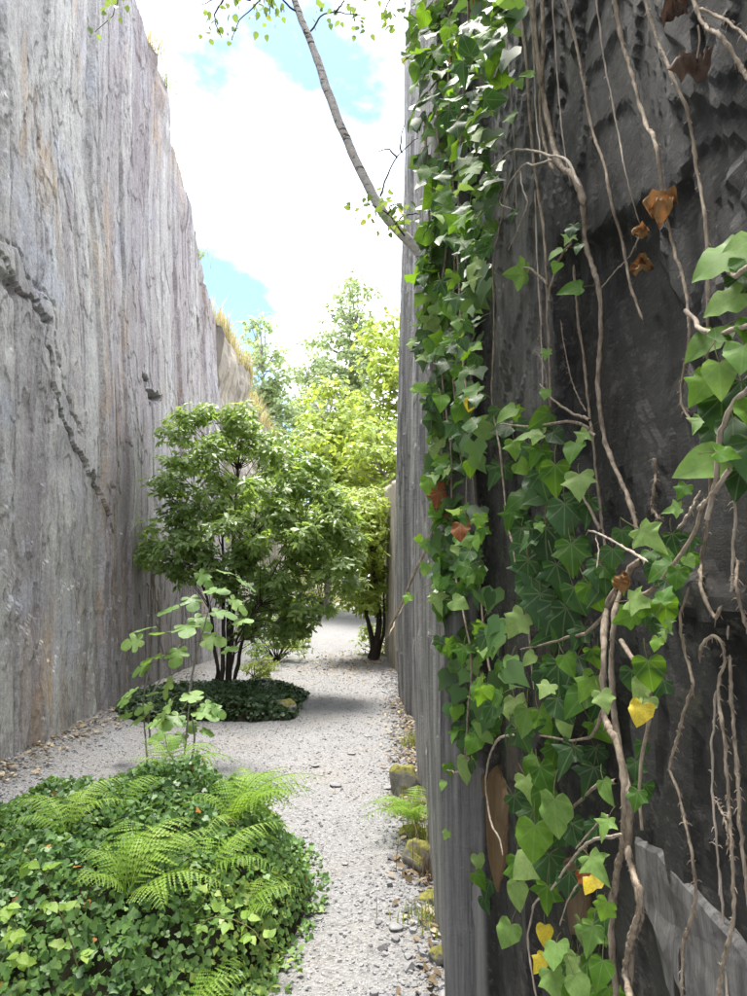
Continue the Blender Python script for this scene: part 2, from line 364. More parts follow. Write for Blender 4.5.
M['ivyyellow'] = mat_leaf('ivy_yellow', [(0, (0.55, 0.42, 0.02)), (1, (0.7, 0.55, 0.04))], 0.5, 0.25, (0.8, 0.6, 0.05), 0.3, True, True, (0.25, 0.22, 0.02))
M['ivybrown'] = mat_leaf('ivy_dead_orange', [(0, (0.17, 0.05, 0.012)), (1, (0.27, 0.085, 0.02))], 0.65, 0.2, (0.4, 0.12, 0.02), 0.2, True, True, (0.09, 0.03, 0.012))
M['deadleaf'] = mat_leaf('withered_leaf', [(0, (0.07, 0.045, 0.035)), (1, (0.13, 0.09, 0.07))], 0.7, 0.1, (0.2, 0.1, 0.05), 0.2, False, True)
M['groundivy'] = mat_leaf('ground_ivy', [(0, (0.03, 0.075, 0.025)), (0.35, (0.065, 0.14, 0.04)), (0.7, (0.12, 0.225, 0.06)), (0.93, (0.20, 0.32, 0.09)), (0.985, (0.32, 0.40, 0.09)), (1, (0.38, 0.18, 0.05))], 0.45, 0.25, (0.25, 0.42, 0.05), 0.35)
M['ledge'] = mat_leaf('dark_ground_cover', [(0, (0.015, 0.035, 0.012)), (0.6, (0.03, 0.065, 0.022)), (1, (0.06, 0.11, 0.035))], 0.45, 0.15, (0.15, 0.25, 0.04), 0.4)
M['fern'] = mat_leaf('fern_green', [(0, (0.15, 0.27, 0.035)), (0.5, (0.20, 0.33, 0.05)), (1, (0.28, 0.40, 0.08))], 0.5, 0.45, (0.4, 0.58, 0.06), 0.35, False, True)
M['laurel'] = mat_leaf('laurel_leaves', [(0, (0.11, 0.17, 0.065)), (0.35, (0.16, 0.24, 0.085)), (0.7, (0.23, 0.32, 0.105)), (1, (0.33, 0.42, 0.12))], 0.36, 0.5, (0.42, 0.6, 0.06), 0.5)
M['sunny'] = mat_leaf('yellow_green_leaves', [(0, (0.20, 0.28, 0.06)), (0.5, (0.30, 0.38, 0.08)), (1, (0.42, 0.48, 0.11))], 0.42, 0.52, (0.5, 0.6, 0.06), 0.4)
M['fig'] = mat_leaf('fig_leaves', [(0, (0.09, 0.19, 0.045)), (0.5, (0.14, 0.26, 0.07)), (1, (0.21, 0.33, 0.10))], 0.45, 0.4, (0.4, 0.58, 0.08), 0.35, True, True)
M['birchleaf'] = mat_leaf('birch_leaves', [(0, (0.06, 0.13, 0.03)), (0.55, (0.11, 0.20, 0.04)), (0.9, (0.20, 0.26, 0.06)), (1, (0.42, 0.33, 0.05))], 0.45, 0.4, (0.4, 0.52, 0.08), 0.4)
M['poplar'] = mat_leaf('poplar_leaves', [(0, (0.24, 0.32, 0.17)), (0.5, (0.32, 0.40, 0.21)), (1, (0.42, 0.48, 0.26))], 0.45, 0.52, (0.45, 0.55, 0.2), 0.4)  # distance haze put into the leaf colour: paler than the leaves themselves
M['grass'] = mat_leaf('fresh_grass', [(0, (0.10, 0.15, 0.03)), (0.6, (0.2, 0.25, 0.05)), (1, (0.32, 0.33, 0.1))], 0.6, 0.35, (0.45, 0.5, 0.08), 0.2)
M['straw'] = mat_leaf('dry_grass', [(0, (0.24, 0.21, 0.10)), (0.6, (0.38, 0.34, 0.18)), (1, (0.48, 0.44, 0.27))], 0.7, 0.35, (0.6, 0.5, 0.2), 0.2)
M['litter'] = mat_leaf('leaf_litter', [(0, (0.10, 0.07, 0.04)), (0.5, (0.24, 0.18, 0.11)), (1, (0.42, 0.36, 0.25))], 0.8, 0.1, (0.3, 0.2, 0.1), 0.2)
M['vine'] = mat_bark('dry_vine_bark', (0.09, 0.068, 0.05), (0.42, 0.35, 0.27), 90, (1, 1, 0.35))
M['root'] = mat_bark('pale_root', (0.22, 0.18, 0.14), (0.55, 0.48, 0.40), 60)
M['bark'] = mat_bark('dark_bark', (0.018, 0.014, 0.011), (0.06, 0.05, 0.04), 25)
M['birch'] = mat_bark('birch_bark', (0.34, 0.32, 0.30), (0.64, 0.61, 0.58), 18, (1, 1, 1.5), (0.07, 0.06, 0.055))
M['greybark'] = mat_bark('grey_bark', (0.12, 0.11, 0.10), (0.30, 0.28, 0.25), 10)
M['stem'] = mat_bark('green_stem', (0.07, 0.09, 0.03), (0.18, 0.17, 0.07), 30)

# ------------------------------------------------------------------ leaf templates
def leaf_from_outline(half, rib, fold=0.18, curl=0.25, wave=0.0):
    """half: outline points of the right side from base to tip; rib: y positions of midrib points"""
    hp = [p for p in half]; n = len(hp)
    V = [(0, y) for y in rib]; nr = len(rib)
    Rt = list(range(nr, nr+n)); V += hp; Lf = list(range(nr+n, nr+2*n)); V += [(-x, y) for x, y in hp]
    V = np.array(V, float)
    Fc = []
    for side, sgn in ((Rt, 1), (Lf, -1)):
        k = 0; seq = side
        for i in range(n-1):
            a, b = seq[i], seq[i+1]
            ym = 0.5*(V[a][1]+V[b][1])
            while k < nr-1 and abs(rib[k+1]-ym+0.12) < abs(rib[k]-ym+0.12):
                Fc.append((k, a, k+1) if sgn > 0 else (k, k+1, a)); k += 1
            Fc.append((k, a, b) if sgn > 0 else (k, b, a))
        while k < nr-1: Fc.append((k, seq[-1], k+1) if sgn > 0 else (k, k+1, seq[-1])); k += 1
    x, y = V[:, 0], V[:, 1]
    z = fold*np.abs(x) - curl*np.clip(y, 0, None)**2*0.6 - curl*0.9*np.abs(x)**2 + wave*np.sin(y*9+x*7)*np.abs(x)
    return np.c_[x, y, z], np.array(Fc)
IVY = [leaf_from_outline([(0.10, -0.10), (0.26, -0.17), (0.42, -0.08), (0.47, 0.06), (0.40, 0.17), (0.50, 0.28), (0.56, 0.40), (0.38, 0.48), (0.24, 0.62), (0.14, 0.82), (0.0, 1.0)], [0.0, 0.22, 0.45, 0.7], 0.2, 0.36, 0.15),
       leaf_from_outline([(0.10, -0.12), (0.28, -0.20), (0.45, -0.12), (0.52, 0.05), (0.50, 0.22), (0.52, 0.34), (0.42, 0.50), (0.28, 0.68), (0.13, 0.86), (0.0, 0.98)], [0.0, 0.22, 0.45, 0.7], 0.13, 0.4, 0.17),
       leaf_from_outline([(0.08, -0.08), (0.22, -0.13), (0.38, -0.10), (0.36, 0.08), (0.48, 0.14), (0.62, 0.30), (0.42, 0.36), (0.26, 0.46), (0.20, 0.64), (0.12, 0.86), (0.0, 1.1)], [0.0, 0.2, 0.4, 0.7], 0.3, 0.35, 0.2),
       leaf_from_outline([(0.10, -0.06), (0.24, -0.10), (0.38, 0.02), (0.44, 0.18), (0.40, 0.36), (0.30, 0.56), (0.16, 0.80), (0.0, 1.0)], [0.0, 0.22, 0.45, 0.7], 0.3, 0.3, 0.14)]
IVYS = leaf_from_outline([(0.2, -0.15), (0.46, 0.0), (0.52, 0.33), (0.24, 0.58), (0.0, 1.0)], [0.0, 0.4], 0.2, 0.3)
OVAL = leaf_from_outline([(0.13, 0.16), (0.19, 0.42), (0.16, 0.72), (0.0, 1.0)], [0.0, 0.5], 0.25, 0.25)
ROUND = leaf_from_outline([(0.2, 0.06), (0.36, 0.24), (0.3, 0.58), (0.0, 1.0)], [0.0, 0.45], 0.2, 0.25)
FIG = leaf_from_outline([(0.10, -0.14), (0.26, -0.20), (0.40, -0.12), (0.45, 0.02), (0.36, 0.14), (0.52, 0.20), (0.60, 0.34), (0.56, 0.48), (0.40, 0.46), (0.27, 0.42), (0.34, 0.60), (0.33, 0.80), (0.20, 0.95), (0.0, 1.0)], [0.0, 0.2, 0.4, 0.7], 0.12, 0.35, 0.1)
def rand_dirs(n): return norm(rng.normal(size=(n, 3)))

# ================================================================== THE SETTING
# ------------------------------------------------------------------ ground
def gz(x, y):
    y = np.asarray(y, float); x = np.asarray(x, float)
    rise = 0.045*np.clip(y-13, 0, None)*sst(12, 17, y) - 0.045*np.clip(y-27, 0, None) - 0.0*y
    edge = 0.10*sst(0.55, 0.0, np.abs(x+3.15)) * sst(16, 12, y)*sst(3, 6, y)
    return rise + edge + 0.02*fbm(x*0.9, y*0.9, 0, 3, 3) + 0.006*fbm(x*6, y*6, 0, 5, 3)
gx = np.r_[np.linspace(-70, -9, 22), np.linspace(-8.5, -4.2, 10), np.arange(-4, 3.0, 0.06), np.linspace(3.3, 9, 10), np.linspace(11, 70, 20)]
gy = np.r_[np.linspace(-60, -6, 12), np.linspace(-5, 1.2, 12), np.arange(1.4, 12, 0.06), np.arange(12.1, 30, 0.2), np.linspace(31, 60, 16), np.linspace(66, 180, 20)]
GX, GY = np.meshgrid(gx, gy, indexing='ij'); GZ = gz(GX, GY)
soil = np.clip(sst(0.45, 0.05, np.abs(GX+3.1)+0.18*fbm(GX*3, GY*3, 0, 8))*0.45 + sst(0.28, -0.05, np.abs(GX-0.42)+0.1*fbm(GX*5, GY*5, 1, 9))*0.55*(GY > 0), 0, 1)
soil = np.where((GX < -3.4) | (GX > 3.5) | (GY > 27), 1.0, soil)
ground = link('ground', make_mesh('ground', np.stack([GX, GY, GZ], -1).reshape(-1, 3), grid_faces(len(gx), len(gy)), [M['gravel']], True, {'soil': soil.ravel()}))
tag(ground, 'pale slate gravel path winding between the rock walls', kind='structure')

# ------------------------------------------------------------------ left rock wall
def lx(z): return -3.1 - 0.045*z
def at_left(px, py):
    r = ray(px, py); d = 3.1/np.maximum(-r[..., 0], 1e-6)
    for _ in range(12): d = (3.1 + 0.045*(EYE+r[..., 2]*d))/(-r[..., 0])
    return np.array([0, 0, EYE]) + r*d[..., None]
def ltop(y):
    t = np.interp(y, [-5, 6, 8.6, 9.6, 10.3, 11.3, 11.7, 12.2, 13.2, 14.2, 15.2, 16], [12.5, 11.6, 10.9, 10.4, 10.0, 9.75, 9.2, 8.95, 8.2, 7.35, 6.9, 6.4])
    return t + 0.12*fbm(y*1.6, 0, 0, 21, 4)
crack = at_left(np.array([-30, 0, 12, 28, 42, 40, 46, 58, 76, 92, 108, 122]), np.array([235, 258, 282, 300, 322, 345, 378, 415, 448, 475, 512, 530]))
crack_yz = [(p[1], p[2]) for p in crack]
wy = np.r_[np.linspace(-6, 5.4, 40), np.arange(5.45, 15.2, 0.021)]; nv = 430
VV = np.linspace(0, 1, nv)
WY = wy[:, None].repeat(nv, 1); TOP = ltop(wy)[:, None]
WZ = -0.25 + VV[None]*(TOP+0.25)
S_ = WY + 0.04*WZ + 0.10*fbm(WY*0.2, WZ*0.5, 0, 31, 3)
disp = np.zeros_like(WY)
rj = np.random.default_rng(5)
joints = [5.2, 6.4, 7.25, 7.9, 8.35, 8.75, 9.25, 9.75, 10.25, 10.9, 11.5, 12.2, 12.9, 13.6, 14.3]
for k, jy in enumerate(joints):
    disp += rj.uniform(-0.05, 0.05)*sst(jy-0.012, jy+0.03, S_)
    disp -= rj.uniform(0.02, 0.06)*np.exp(-((S_-jy)/0.016)**2)*sst(-0.2, 0.3, vn(WZ*0.6, k*3.3, 0, 40))
disp += -0.06*sst(8.80, 8.84, S_) + 0.05*sst(8.55, 8.58, S_)*sst(8.84, 8.80, S_)
disp += 0.05*fbm(WY*0.5, WZ*0.3, 0, 33, 2) + 0.007*fbm(WY*5, WZ*0.35, 0, 34, 4) + 0.004*fbm(WY*11, WZ*6, 0, 35, 4)
disp += 0.10*np.clip(fbm(WY*1.3, WZ*1.1, 3, 36, 4), 0.15, 1)*sst(2.6, 0.2, TOP-WZ)
# flaking ledges: sheets that end in a ragged edge
for k in range(7):
    fld = fbm(WY*0.8+k*9, WZ*0.25, k*2.0, 50+k, 5, 0.6); disp += 0.014*sst(0.05, 0.062, fld)
cd, cs = seg_sd(WY+0.05*fbm(WY*5, WZ*5, 0, 60, 4, .6), WZ+0.07*fbm(WY*5, WZ*5, 4, 61, 4, .6), crack_yz)
within = sst(0, 0.15, WY-crack_yz[0][0]+0.3)*sst(0.15, -0.2, WY-crack_yz[-1][0])
below = cs < 0
lip = 0.052*(0.6+0.5*vn(WY*2.2, WZ*2.2, 0, 63))
disp += within*np.where(below, -lip*np.exp(-cd/1.1), 0.0)
disp -= within*0.075*np.exp(-(cd/0.02)**2)*below
cd2, _ = seg_sd(WY+0.06*fbm(WY*6, WZ*6, 2, 64, 4, .6), WZ+0.07*fbm(WY*6, WZ*6, 7, 65, 4, .6), [(a+.10, b+.16) for a, b in crack_yz])
disp -= within*0.04*np.exp(-(cd2/0.018)**2)*sst(-.1, .4, vn(WY*2.5, WZ*1.4, 9, 62))
for hp in (([(147, 372), (153, 380), (150, 390)], .15), ([(150, 388), (164, 396), (160, 404), (152, 398)], .20), ([(196, 300), (200, 330), (197, 345)], .1), ([(0, 268), (14, 292), (10, 300), (-20, 262)], .07), ([(30, 306), (44, 322), (40, 330)], .08)):
    q = at_left(np.array([a for a, b in hp[0]], float), np.array([b for a, b in hp[0]], float))
    disp -= hp[1]*sst(-.02, .03, poly_sd(WY+.02*fbm(WY*9, WZ*9, 0, 77, 3), WZ+.03*fbm(WY*9, WZ*9, 3, 78, 3), [(a[1], a[2]) for a in q]))
WX = lx(WZ) + disp
rows = [np.stack([WX, WY, WZ], -1)]
for back, up in ((-0.25, 0.10), (-1.2, 0.35), (-6, 0.8), (-40, 1.5)):
    rows.append(np.stack([WX[:, -1:]+back, WY[:, -1:], WZ[:, -1:]+up+0.15*fbm(WY[:, -1:]*1.1, back, 0, 70)], -1))
P = np.concatenate(rows, 1); n_v = P.shape[1]
shade_zone = at_left(np.array([138., 195, 200, 150, 138]), np.array([560., 540, 700, 715, 700]))  # shade behind the round tree, darkened into the wall colour
tone = np.clip(0.6*sst(-.35, .35, poly_sd(WY+.3*fbm(WY*2.5, WZ*.5, 0, 12, 4), WZ+.4*fbm(WY*2, WZ*.8, 3, 13, 4), [(a[1], a[2]) for a in shade_zone])), 0, 1)
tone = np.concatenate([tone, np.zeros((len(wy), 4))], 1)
# far end turns the corner away from the path
endx = np.linspace(0, 1, 12)[1:]
E = P[-1][None] + np.stack([-endx[:, None]*8 + 0*P[-1][None, :, 0], 0.5*np.sin(endx[:, None]*3)+0*P[-1][None, :, 0], np.zeros((11, n_v))], -1)
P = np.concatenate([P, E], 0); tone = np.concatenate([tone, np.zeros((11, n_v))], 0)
purp = 0.85*sst(7.9, 9.6, S_+.5*fbm(WY*.8, WZ*.3, 0, 14, 3)); purp = np.concatenate([np.concatenate([purp, np.zeros((len(wy), 4))], 1), np.zeros((11, n_v))], 0)
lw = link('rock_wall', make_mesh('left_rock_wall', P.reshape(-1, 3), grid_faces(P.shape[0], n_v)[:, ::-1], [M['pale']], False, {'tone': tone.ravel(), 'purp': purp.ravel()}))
tag(lw, 'tall pale grey streaked slate wall with a diagonal crack, on the left', 'rock wall')

# second, farther left wall
y2 = np.arange(15.0, 34, 0.11); nv2 = 90
t2 = np.interp(y2, [15, 17.4, 21, 25, 30, 34], [6.75, 6.75, 6.4, 5.9, 4.8, 3.0]) + 0.25*fbm(y2*0.8, 0, 0, 23, 4)
Z2 = -0.3 + np.linspace(0, 1, nv2)[None]*(t2[:, None]+0.3); Y2 = y2[:, None].repeat(nv2, 1)
X2 = -3.14 - 0.03*Z2 + 0.22*fbm(Y2*0.5, Z2*0.5, 0, 24, 4) + 0.10*fbm(Y2*1.7, Z2*1.3, 0, 25, 4) + 0.03*fbm(Y2*5, Z2*2, 0, 26, 4) \
     - 0.16*sst(0.55*t2[:, None], t2[:, None], Z2)*np.clip(fbm(Y2*0.9, Z2*0.9, 7, 27, 3)+0.6, 0, 2)
rows = [np.stack([X2, Y2, Z2], -1)]
for back, up in ((-0.3, 0.12), (-1.5, 0.5), (-6, 1.4), (-40, 2)):
    rows.append(np.stack([X2[:, -1:]+back, Y2[:, -1:], Z2[:, -1:]+up], -1))
P2 = np.concatenate(rows, 1)
P2 = np.concatenate([P2[:1]-[[[2.5, -.3, 0]]], P2[:1]-[[[.6, -.1, 0]]], P2], 0)
lw2 = link('rock_wall', make_mesh('far_left_rock_wall', P2.reshape(-1, 3), grid_faces(P2.shape[0], P2.shape[1])[:, ::-1], [M['tan']], False, {'tone': np.zeros(P2.shape[0]*P2.shape[1])}))
tag(lw2, 'lower craggy rock wall topped with dry grass, behind the round leafy tree', 'rock wall')

# ------------------------------------------------------------------ right rock wall
FOOT_Y = [-4, 0, 2.3, 2.70, 2.76, 2.82, 3.5, 5.8, 7.5, 8.6, 8.7, 9.8, 10.0]
FOOT_X = [.44, .42, .415, .42, .40, .315, .335, .45, .50, .505, .43, .41, .41]
def rx_base(y, z):
    x = np.interp(y, FOOT_Y, FOOT_X)
    lean = np.interp(z, [0, 1, 2.4, 3.2, 8], [0, -0.03, -0.035, -0.02, 0.12])*sst(2.6, 3.0, y)
    return x + lean
def at_right(px, py, off=0.0):
    """where the line of sight comes within off metres of the right wall"""
    px = np.atleast_1d(np.asarray(px, float)); py = np.atleast_1d(np.asarray(py, float)); off = np.broadcast_to(off, px.shape)
    r = ray(px, py); s = np.r_[np.arange(0.4, 3, 0.01), np.arange(3, 9.6, 0.03)][:, None]
    hit = r[None, :, 0]*s >= rx_base(s+0*r[None, :, 0], EYE+r[None, :, 2]*s)-off[None]
    d = np.where(hit.any(0), s[np.argmax(hit, 0), 0], 9.5)
    return np.array([0, 0, EYE]) + r*d[:, None]
def wall_poly(pts):
    a = np.array(pts, float); q = at_right(a[:, 0], a[:, 1]); return [(p[1], p[2]) for p in q]
ry = np.r_[np.linspace(-4, 0.3, 20), np.arange(0.34, 1.7, 0.012), np.arange(1.71, 2.6, 0.016), np.arange(2.61, 3.2, .008), np.arange(3.22, 10.0, 0.04)]
rz_ = np.r_[np.arange(-0.15, 0.3, 0.03), np.arange(0.31, 3.1, 0.014), np.arange(3.12, 4.8, 0.03), np.arange(4.85, 9.2, 0.07)]
RY, RZ = np.meshgrid(ry, rz_, indexing='ij')
near = sst(2.74, 2.66, RY)
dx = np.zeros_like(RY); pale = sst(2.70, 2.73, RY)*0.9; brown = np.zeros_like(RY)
dx += 0.008*fbm(RY*1.2, RZ*0.7, 0, 81, 2) + 0.002*fbm(RY*5, RZ*1.6, 0, 82, 4)*near + 0.0015*fbm(RY*20, RZ*12, 0, 83, 4)*near
dx += (1-near)*sst(3.9, 3.0, RY)*(0.010*fbm(RY*16, RZ*.5, 0, 284, 3)+.005*fbm(RY*40, RZ*1.5, 0, 285, 3))
dx += (1-near)*(0.010*fbm(RY*3.5, RZ*0.2, 0, 84, 4)+0.004*fbm(RY*11, RZ*.6, 0, 85, 4))
for k in range(5):
    fld = fbm(RY*2.2+k*5, RZ*0.12, k*3.0, 190+k, 4, 0.6); dx -= 0.014*sst(0.06, 0.075, fld)*(1-near)
lay = fbm(RY*1.3, RZ*0.8-RY*.5, 0, 181, 4, .5)*.045; dx += near*(np.floor(lay/.009)*.006+.006*sst(.85, 1.0, lay/.009-np.floor(lay/.009)))
for k in range(6):
    fld = fbm(RY*1.6+k*5, RZ*1.0+RY*0.6, k*3.0, 90+k, 4, 0.55); dx -= 0.006*sst(0.10, 0.11, fld)*near
for k, jy in enumerate((3.05, 3.5, 4.1, 4.9, 5.7, 6.6, 7.6)):
    s = RY+0.05*fbm(RZ*0.4, k, 0, 99, 2); dx += 0.02*np.exp(-((s-jy)/0.02)**2) + rj.uniform(-0.015, 0.015)*sst(jy, jy+0.03, s)
def region(pts, amt, soft=0.015, jag=0.012):
    sd = poly_sd(RY+jag*fbm(RY*9, RZ*9, 1, 71, 3), RZ+jag*fbm(RY*9, RZ*9, 5, 72, 3), wall_poly(pts)); m_ = sst(-soft, soft, sd)
    global dx; dx = dx + amt*m_; return m_
# hollow behind the ivy, smooth slabs to its right, narrow dark joint beside the pale slab
region([(560, 250), (650, 200), (690, 330), (692, 480), (660, 560), (600, 560), (560, 420)], 0.030, 0.02)
region([(695, 420), (745, 180), (900, 60), (900, 620), (700, 610), (690, 520)], -0.016, .006)
region([(662, 590), (900, 560), (900, 1300), (640, 1300), (650, 860)], -0.018, .006)
region([(466, 760), (486, 770), (482, 900), (478, 1050), (468, 1050)], 0.10, 0.01)
m1 = region([(540, 760), (655, 640), (652, 850), (640, 1050), (520, 1050)], 0.03, 0.015)
pale = np.clip(pale + 0.3*sst(-0.02, 0.02, poly_sd(RY, RZ, wall_poly([(488, 10), (545, 0), (556, 190), (548, 420), (500, 420), (495, 200)]))) , 0, 1)
RX = rx_base(RY, RZ) + dx
def surf(y, z):
    y, z = np.broadcast_arrays(np.asarray(y, float), np.asarray(z, float))
    i = np.clip(np.searchsorted(ry, y)-1, 0, len(ry)-2); j = np.clip(np.searchsorted(rz_, z)-1, 0, len(rz_)-2)
    u = np.clip((y-ry[i])/(ry[i+1]-ry[i]), 0, 1); v = np.clip((z-rz_[j])/(rz_[j+1]-rz_[j]), 0, 1)
    return RX[i, j]*(1-u)*(1-v)+RX[i+1, j]*u*(1-v)+RX[i, j+1]*(1-u)*v+RX[i+1, j+1]*u*v
rx_base = surf       # from here on things are hung on the real surface
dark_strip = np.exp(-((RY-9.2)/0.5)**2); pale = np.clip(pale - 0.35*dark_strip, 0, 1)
P = np.stack([RX, RY, RZ], -1)
topb = [np.stack([RX[:, -1:]+b, RY[:, -1:], RZ[:, -1:]+u], -1) for b, u in ((0.3, 0.1), (2, 0.5), (30, 1.0))]
P = np.concatenate([P]+topb, 1); nvr = P.shape[1]
endr = np.linspace(0, 1, 10)[1:, None]
E = P[-1][None] + np.stack([endr*3+0*P[-1][None, :, 0], 0.25*np.sin(endr*3)+0.05*fbm(endr*9, P[-1][None, :, 2]*2, 0, 15), np.zeros((9, nvr))], -1)
P = np.concatenate([P, E], 0)
pad = lambda a: np.concatenate([np.concatenate([a, np.zeros((len(ry), 3))], 1), np.repeat(np.concatenate([a[-1:], np.zeros((1, 3))], 1), 9, 0)], 0).ravel()
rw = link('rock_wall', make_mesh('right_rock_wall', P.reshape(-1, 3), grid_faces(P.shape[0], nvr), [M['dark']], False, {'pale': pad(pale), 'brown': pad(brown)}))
tag(rw, 'dark slate wall overgrown with ivy and bare vines, close on the right', 'rock wall')

def slab(name, pts, thick, mat, parent, seed, attrs, label=None, off=0.0, n=22):
    """a split sheet of rock lying on the right wall: outline on the wall, front face proud of it by thick"""
    q = at_right([p[0] for p in pts], [p[1] for p in pts], off)
    c = q.mean(0); ring = smooth_path(np.vstack([q, q[:1]]), n+1)[:-1]*0.0 + np.vstack([q[i]+(q[(i+1) % len(q)]-q[i])*f for i in range(len(q)) for f in (0, .25, .5, .75)])[:, :][:n] if False else np.vstack([q[i]+(q[(i+1) % len(q)]-q[i])*f for i in range(len(q)) for f in (0, .2, .4, .6, .8)])
    k = len(ring); V = []; lv = [(1.0, -0.06), (1.0, thick*0.6), (0.93, thick), (0.6, thick*1.05), (0.25, thick*0.95)]
    for s, h in lv:
        p = c+(ring-c)*s; p = p + 0.002*np.stack([0*p[:, 0], vn(p[:, 1]*40, p[:, 2]*40, seed), vn(p[:, 1]*40, p[:, 2]*40, seed+5)], -1)
        p[:, 0] -= h + 0.0018*fbm(p[:, 1]*25, p[:, 2]*12, seed, 3); V.append(p)
    V = np.vstack(V+[c[None]-[[thick, 0, 0]]]); Fq = []
    for a in range(len(lv)-1):
        for i in range(k): Fq.append((a*k+i, a*k+(i+1) % k, (a+1)*k+(i+1) % k, (a+1)*k+i))
    a = (len(lv)-1)*k
    for i in range(k): Fq.append((a+i, a+(i+1) % k, len(V)-1))
    o = link(name, make_mesh(name, V, Fq, [mat], False, {kk: np.full(len(V), vv) for kk, vv in attrs.items()}), parent)
    if label: o['label'] = label
    return o
slab('slab', [(640, 838), (664, 848), (715, 905), (770, 972), (775, 1045), (712, 1045), (672, 955), (646, 895)], 0.012, M['sheet'], rw, 1, {'pale': 0.75, 'brown': 0.0}, 'broad paler slanting sheet of slate')
slab('slab', [(648, 900), (658, 918), (690, 985), (716, 1040), (690, 1040), (668, 985)], 0.003, M['sheet'], rw, 12, {'pale': 0.35, 'brown': 0.1}, 'darker slanting sheet of slate below the broad one')
slab('slab', [(484, 775), (500, 765), (512, 800), (508, 850), (500, 893), (492, 860)], 0.016, M['dark'], rw, 2, {'pale': 0.1, 'brown': 0.9}, 'rust brown wedge of rock')
slab('slab', [(566, 860), (590, 850), (596, 930), (575, 935)], 0.012, M['dark'], rw, 3, {'pale': 0.0, 'brown': 0.8}, 'rust brown chip of rock')
slab('slab', [(505, 640), (545, 600), (560, 700), (540, 790), (508, 780)], 0.006, M['dark'], rw, 4, {'pale': 0.0, 'brown': 0.15})

# far right, lower tan wall
y3 = np.arange(9.9, 20, 0.09); nv3 = 60
t3 = np.interp(y3, [9, 11, 13, 15, 16.5, 18, 20], [3.1, 3.15, 3.3, 3.45, 3.0, 2.0, 1.0]) + 0.05*fbm(y3*2, 0, 0, 7, 3)
Z3 = -0.2 + np.linspace(0, 1, nv3)[None]*(t3[:, None]+0.2); Y3 = y3[:, None].repeat(nv3, 1)
X3 = np.interp(Y3, [9.9, 11, 13, 14.8, 15.6, 17, 20], [.48, .45, .36, .24, .40, 1.2, 3.0]) + 0.03*fbm(Y3*2, Z3*0.4, 0, 28, 4) + 0.012*fbm(Y3*7, Z3*2, 0, 29, 4)
rows = [np.stack([X3, Y3, Z3], -1)] + [np.stack([X3[:, -1:]+b, Y3[:, -1:], Z3[:, -1:]+u], -1) for b, u in ((0.2, 0.06), (1.5, 0.3), (25, 0.6))]
P3 = np.concatenate(rows, 1)
rw2 = link('rock_wall', make_mesh('tan_rock_wall', P3.reshape(-1, 3), grid_faces(P3.shape[0], P3.shape[1]), [M['tan']], True))
tag(rw2, 'low tan weathered rock wall at the bend of the path on the right', 'rock wall')

# ------------------------------------------------------------------ mound under the ivy
MC = np.array([-1.27, 3.75]); MR = np.array([0.95, 1.18]); MH = 0.52
def mound_z(x, y):
    q = np.sqrt(((x-MC[0])/MR[0])**2+((y-MC[1])/MR[1])**2)
    return MH*np.clip(1-q**2.1, 0, 1)**0.7*(1+0.16*fbm(x*2.5, y*2.5, 0, 44, 3)) + 0.03*fbm(x*7, y*7, 1, 45, 2)*(q < 0.97)
ms = np.linspace(-1, 1, 60); AX, AY = np.meshgrid(ms, ms, indexing='ij')
rr = np.maximum(np.abs(AX), np.abs(AY)); sc_r = rr/np.maximum(np.hypot(AX, AY), 1e-6); DX, DY = AX*sc_r, AY*sc_r
XX = MC[0]+DX*MR[0]; YY = MC[1]+DY*MR[1]
mo = link('soil_mound', make_mesh('soil_mound', np.stack([XX, YY, np.maximum(mound_z(XX, YY)-0.05, -0.06)], -1).reshape(-1, 3), grid_faces(60, 60), [M['soil']], True, {'rnd': np.full(3600, .5)}))
tag(mo, kind='structure')
# ground ivy over it
n = 21000
th = rng.random(n)*2*math.pi; rad = np.sqrt(rng.random(n))*1.02; rad = np.where(rng.random(n) < 0.14, 0.92+0.2*rng.random(n)**2, rad)*(1+.05*fbm(np.cos(th)*4, np.sin(th)*4, 0, 6, 3))
ix = MC[0]+rad*np.cos(th)*MR[0]*(1+0.04*vn(th*3, 0, 0, 5)); iy = MC[1]+rad*np.sin(th)*MR[1]
clump = fbm(ix*4, iy*4, 0, 46, 3)
iz = mound_z(ix, iy) + (rng.random(n)*0.08 + 0.06*clump)*sst(1.06, .85, rad) + 0.02
e = 0.02; nx_ = -(mound_z(ix+e, iy)-mound_z(ix-e, iy))/(2*e); ny_ = -(mound_z(ix, iy+e)-mound_z(ix, iy-e))/(2*e)
nr_ = norm(np.stack([nx_*0.8, ny_*0.8, np.ones(n)], -1)+0.75*rng.normal(size=(n, 3))*[1, 1, 0.4]+[0, -0.15, 0])
rnd = np.clip(0.42+0.28*fbm(ix*1.6, iy*1.6, 4, 47, 3)+0.25*sst(-0.9, -0.3, ix)+0.17*rng.normal(size=n), 0, 0.97); rnd = np.where(rng.random(n) < 0.006, 1.0, rnd)
gi = link('ground_ivy', scatter_mesh('ground_ivy', *IVYS, frames(nr_, rand_dirs(n)*[1, 1, .3]), np.stack([ix, iy, iz], -1), rng.uniform(0.016, 0.038, n), M['groundivy'], rnd))
tag(gi, 'low green ivy carpeting the rounded mound in the foreground', 'ivy', kind='stuff')

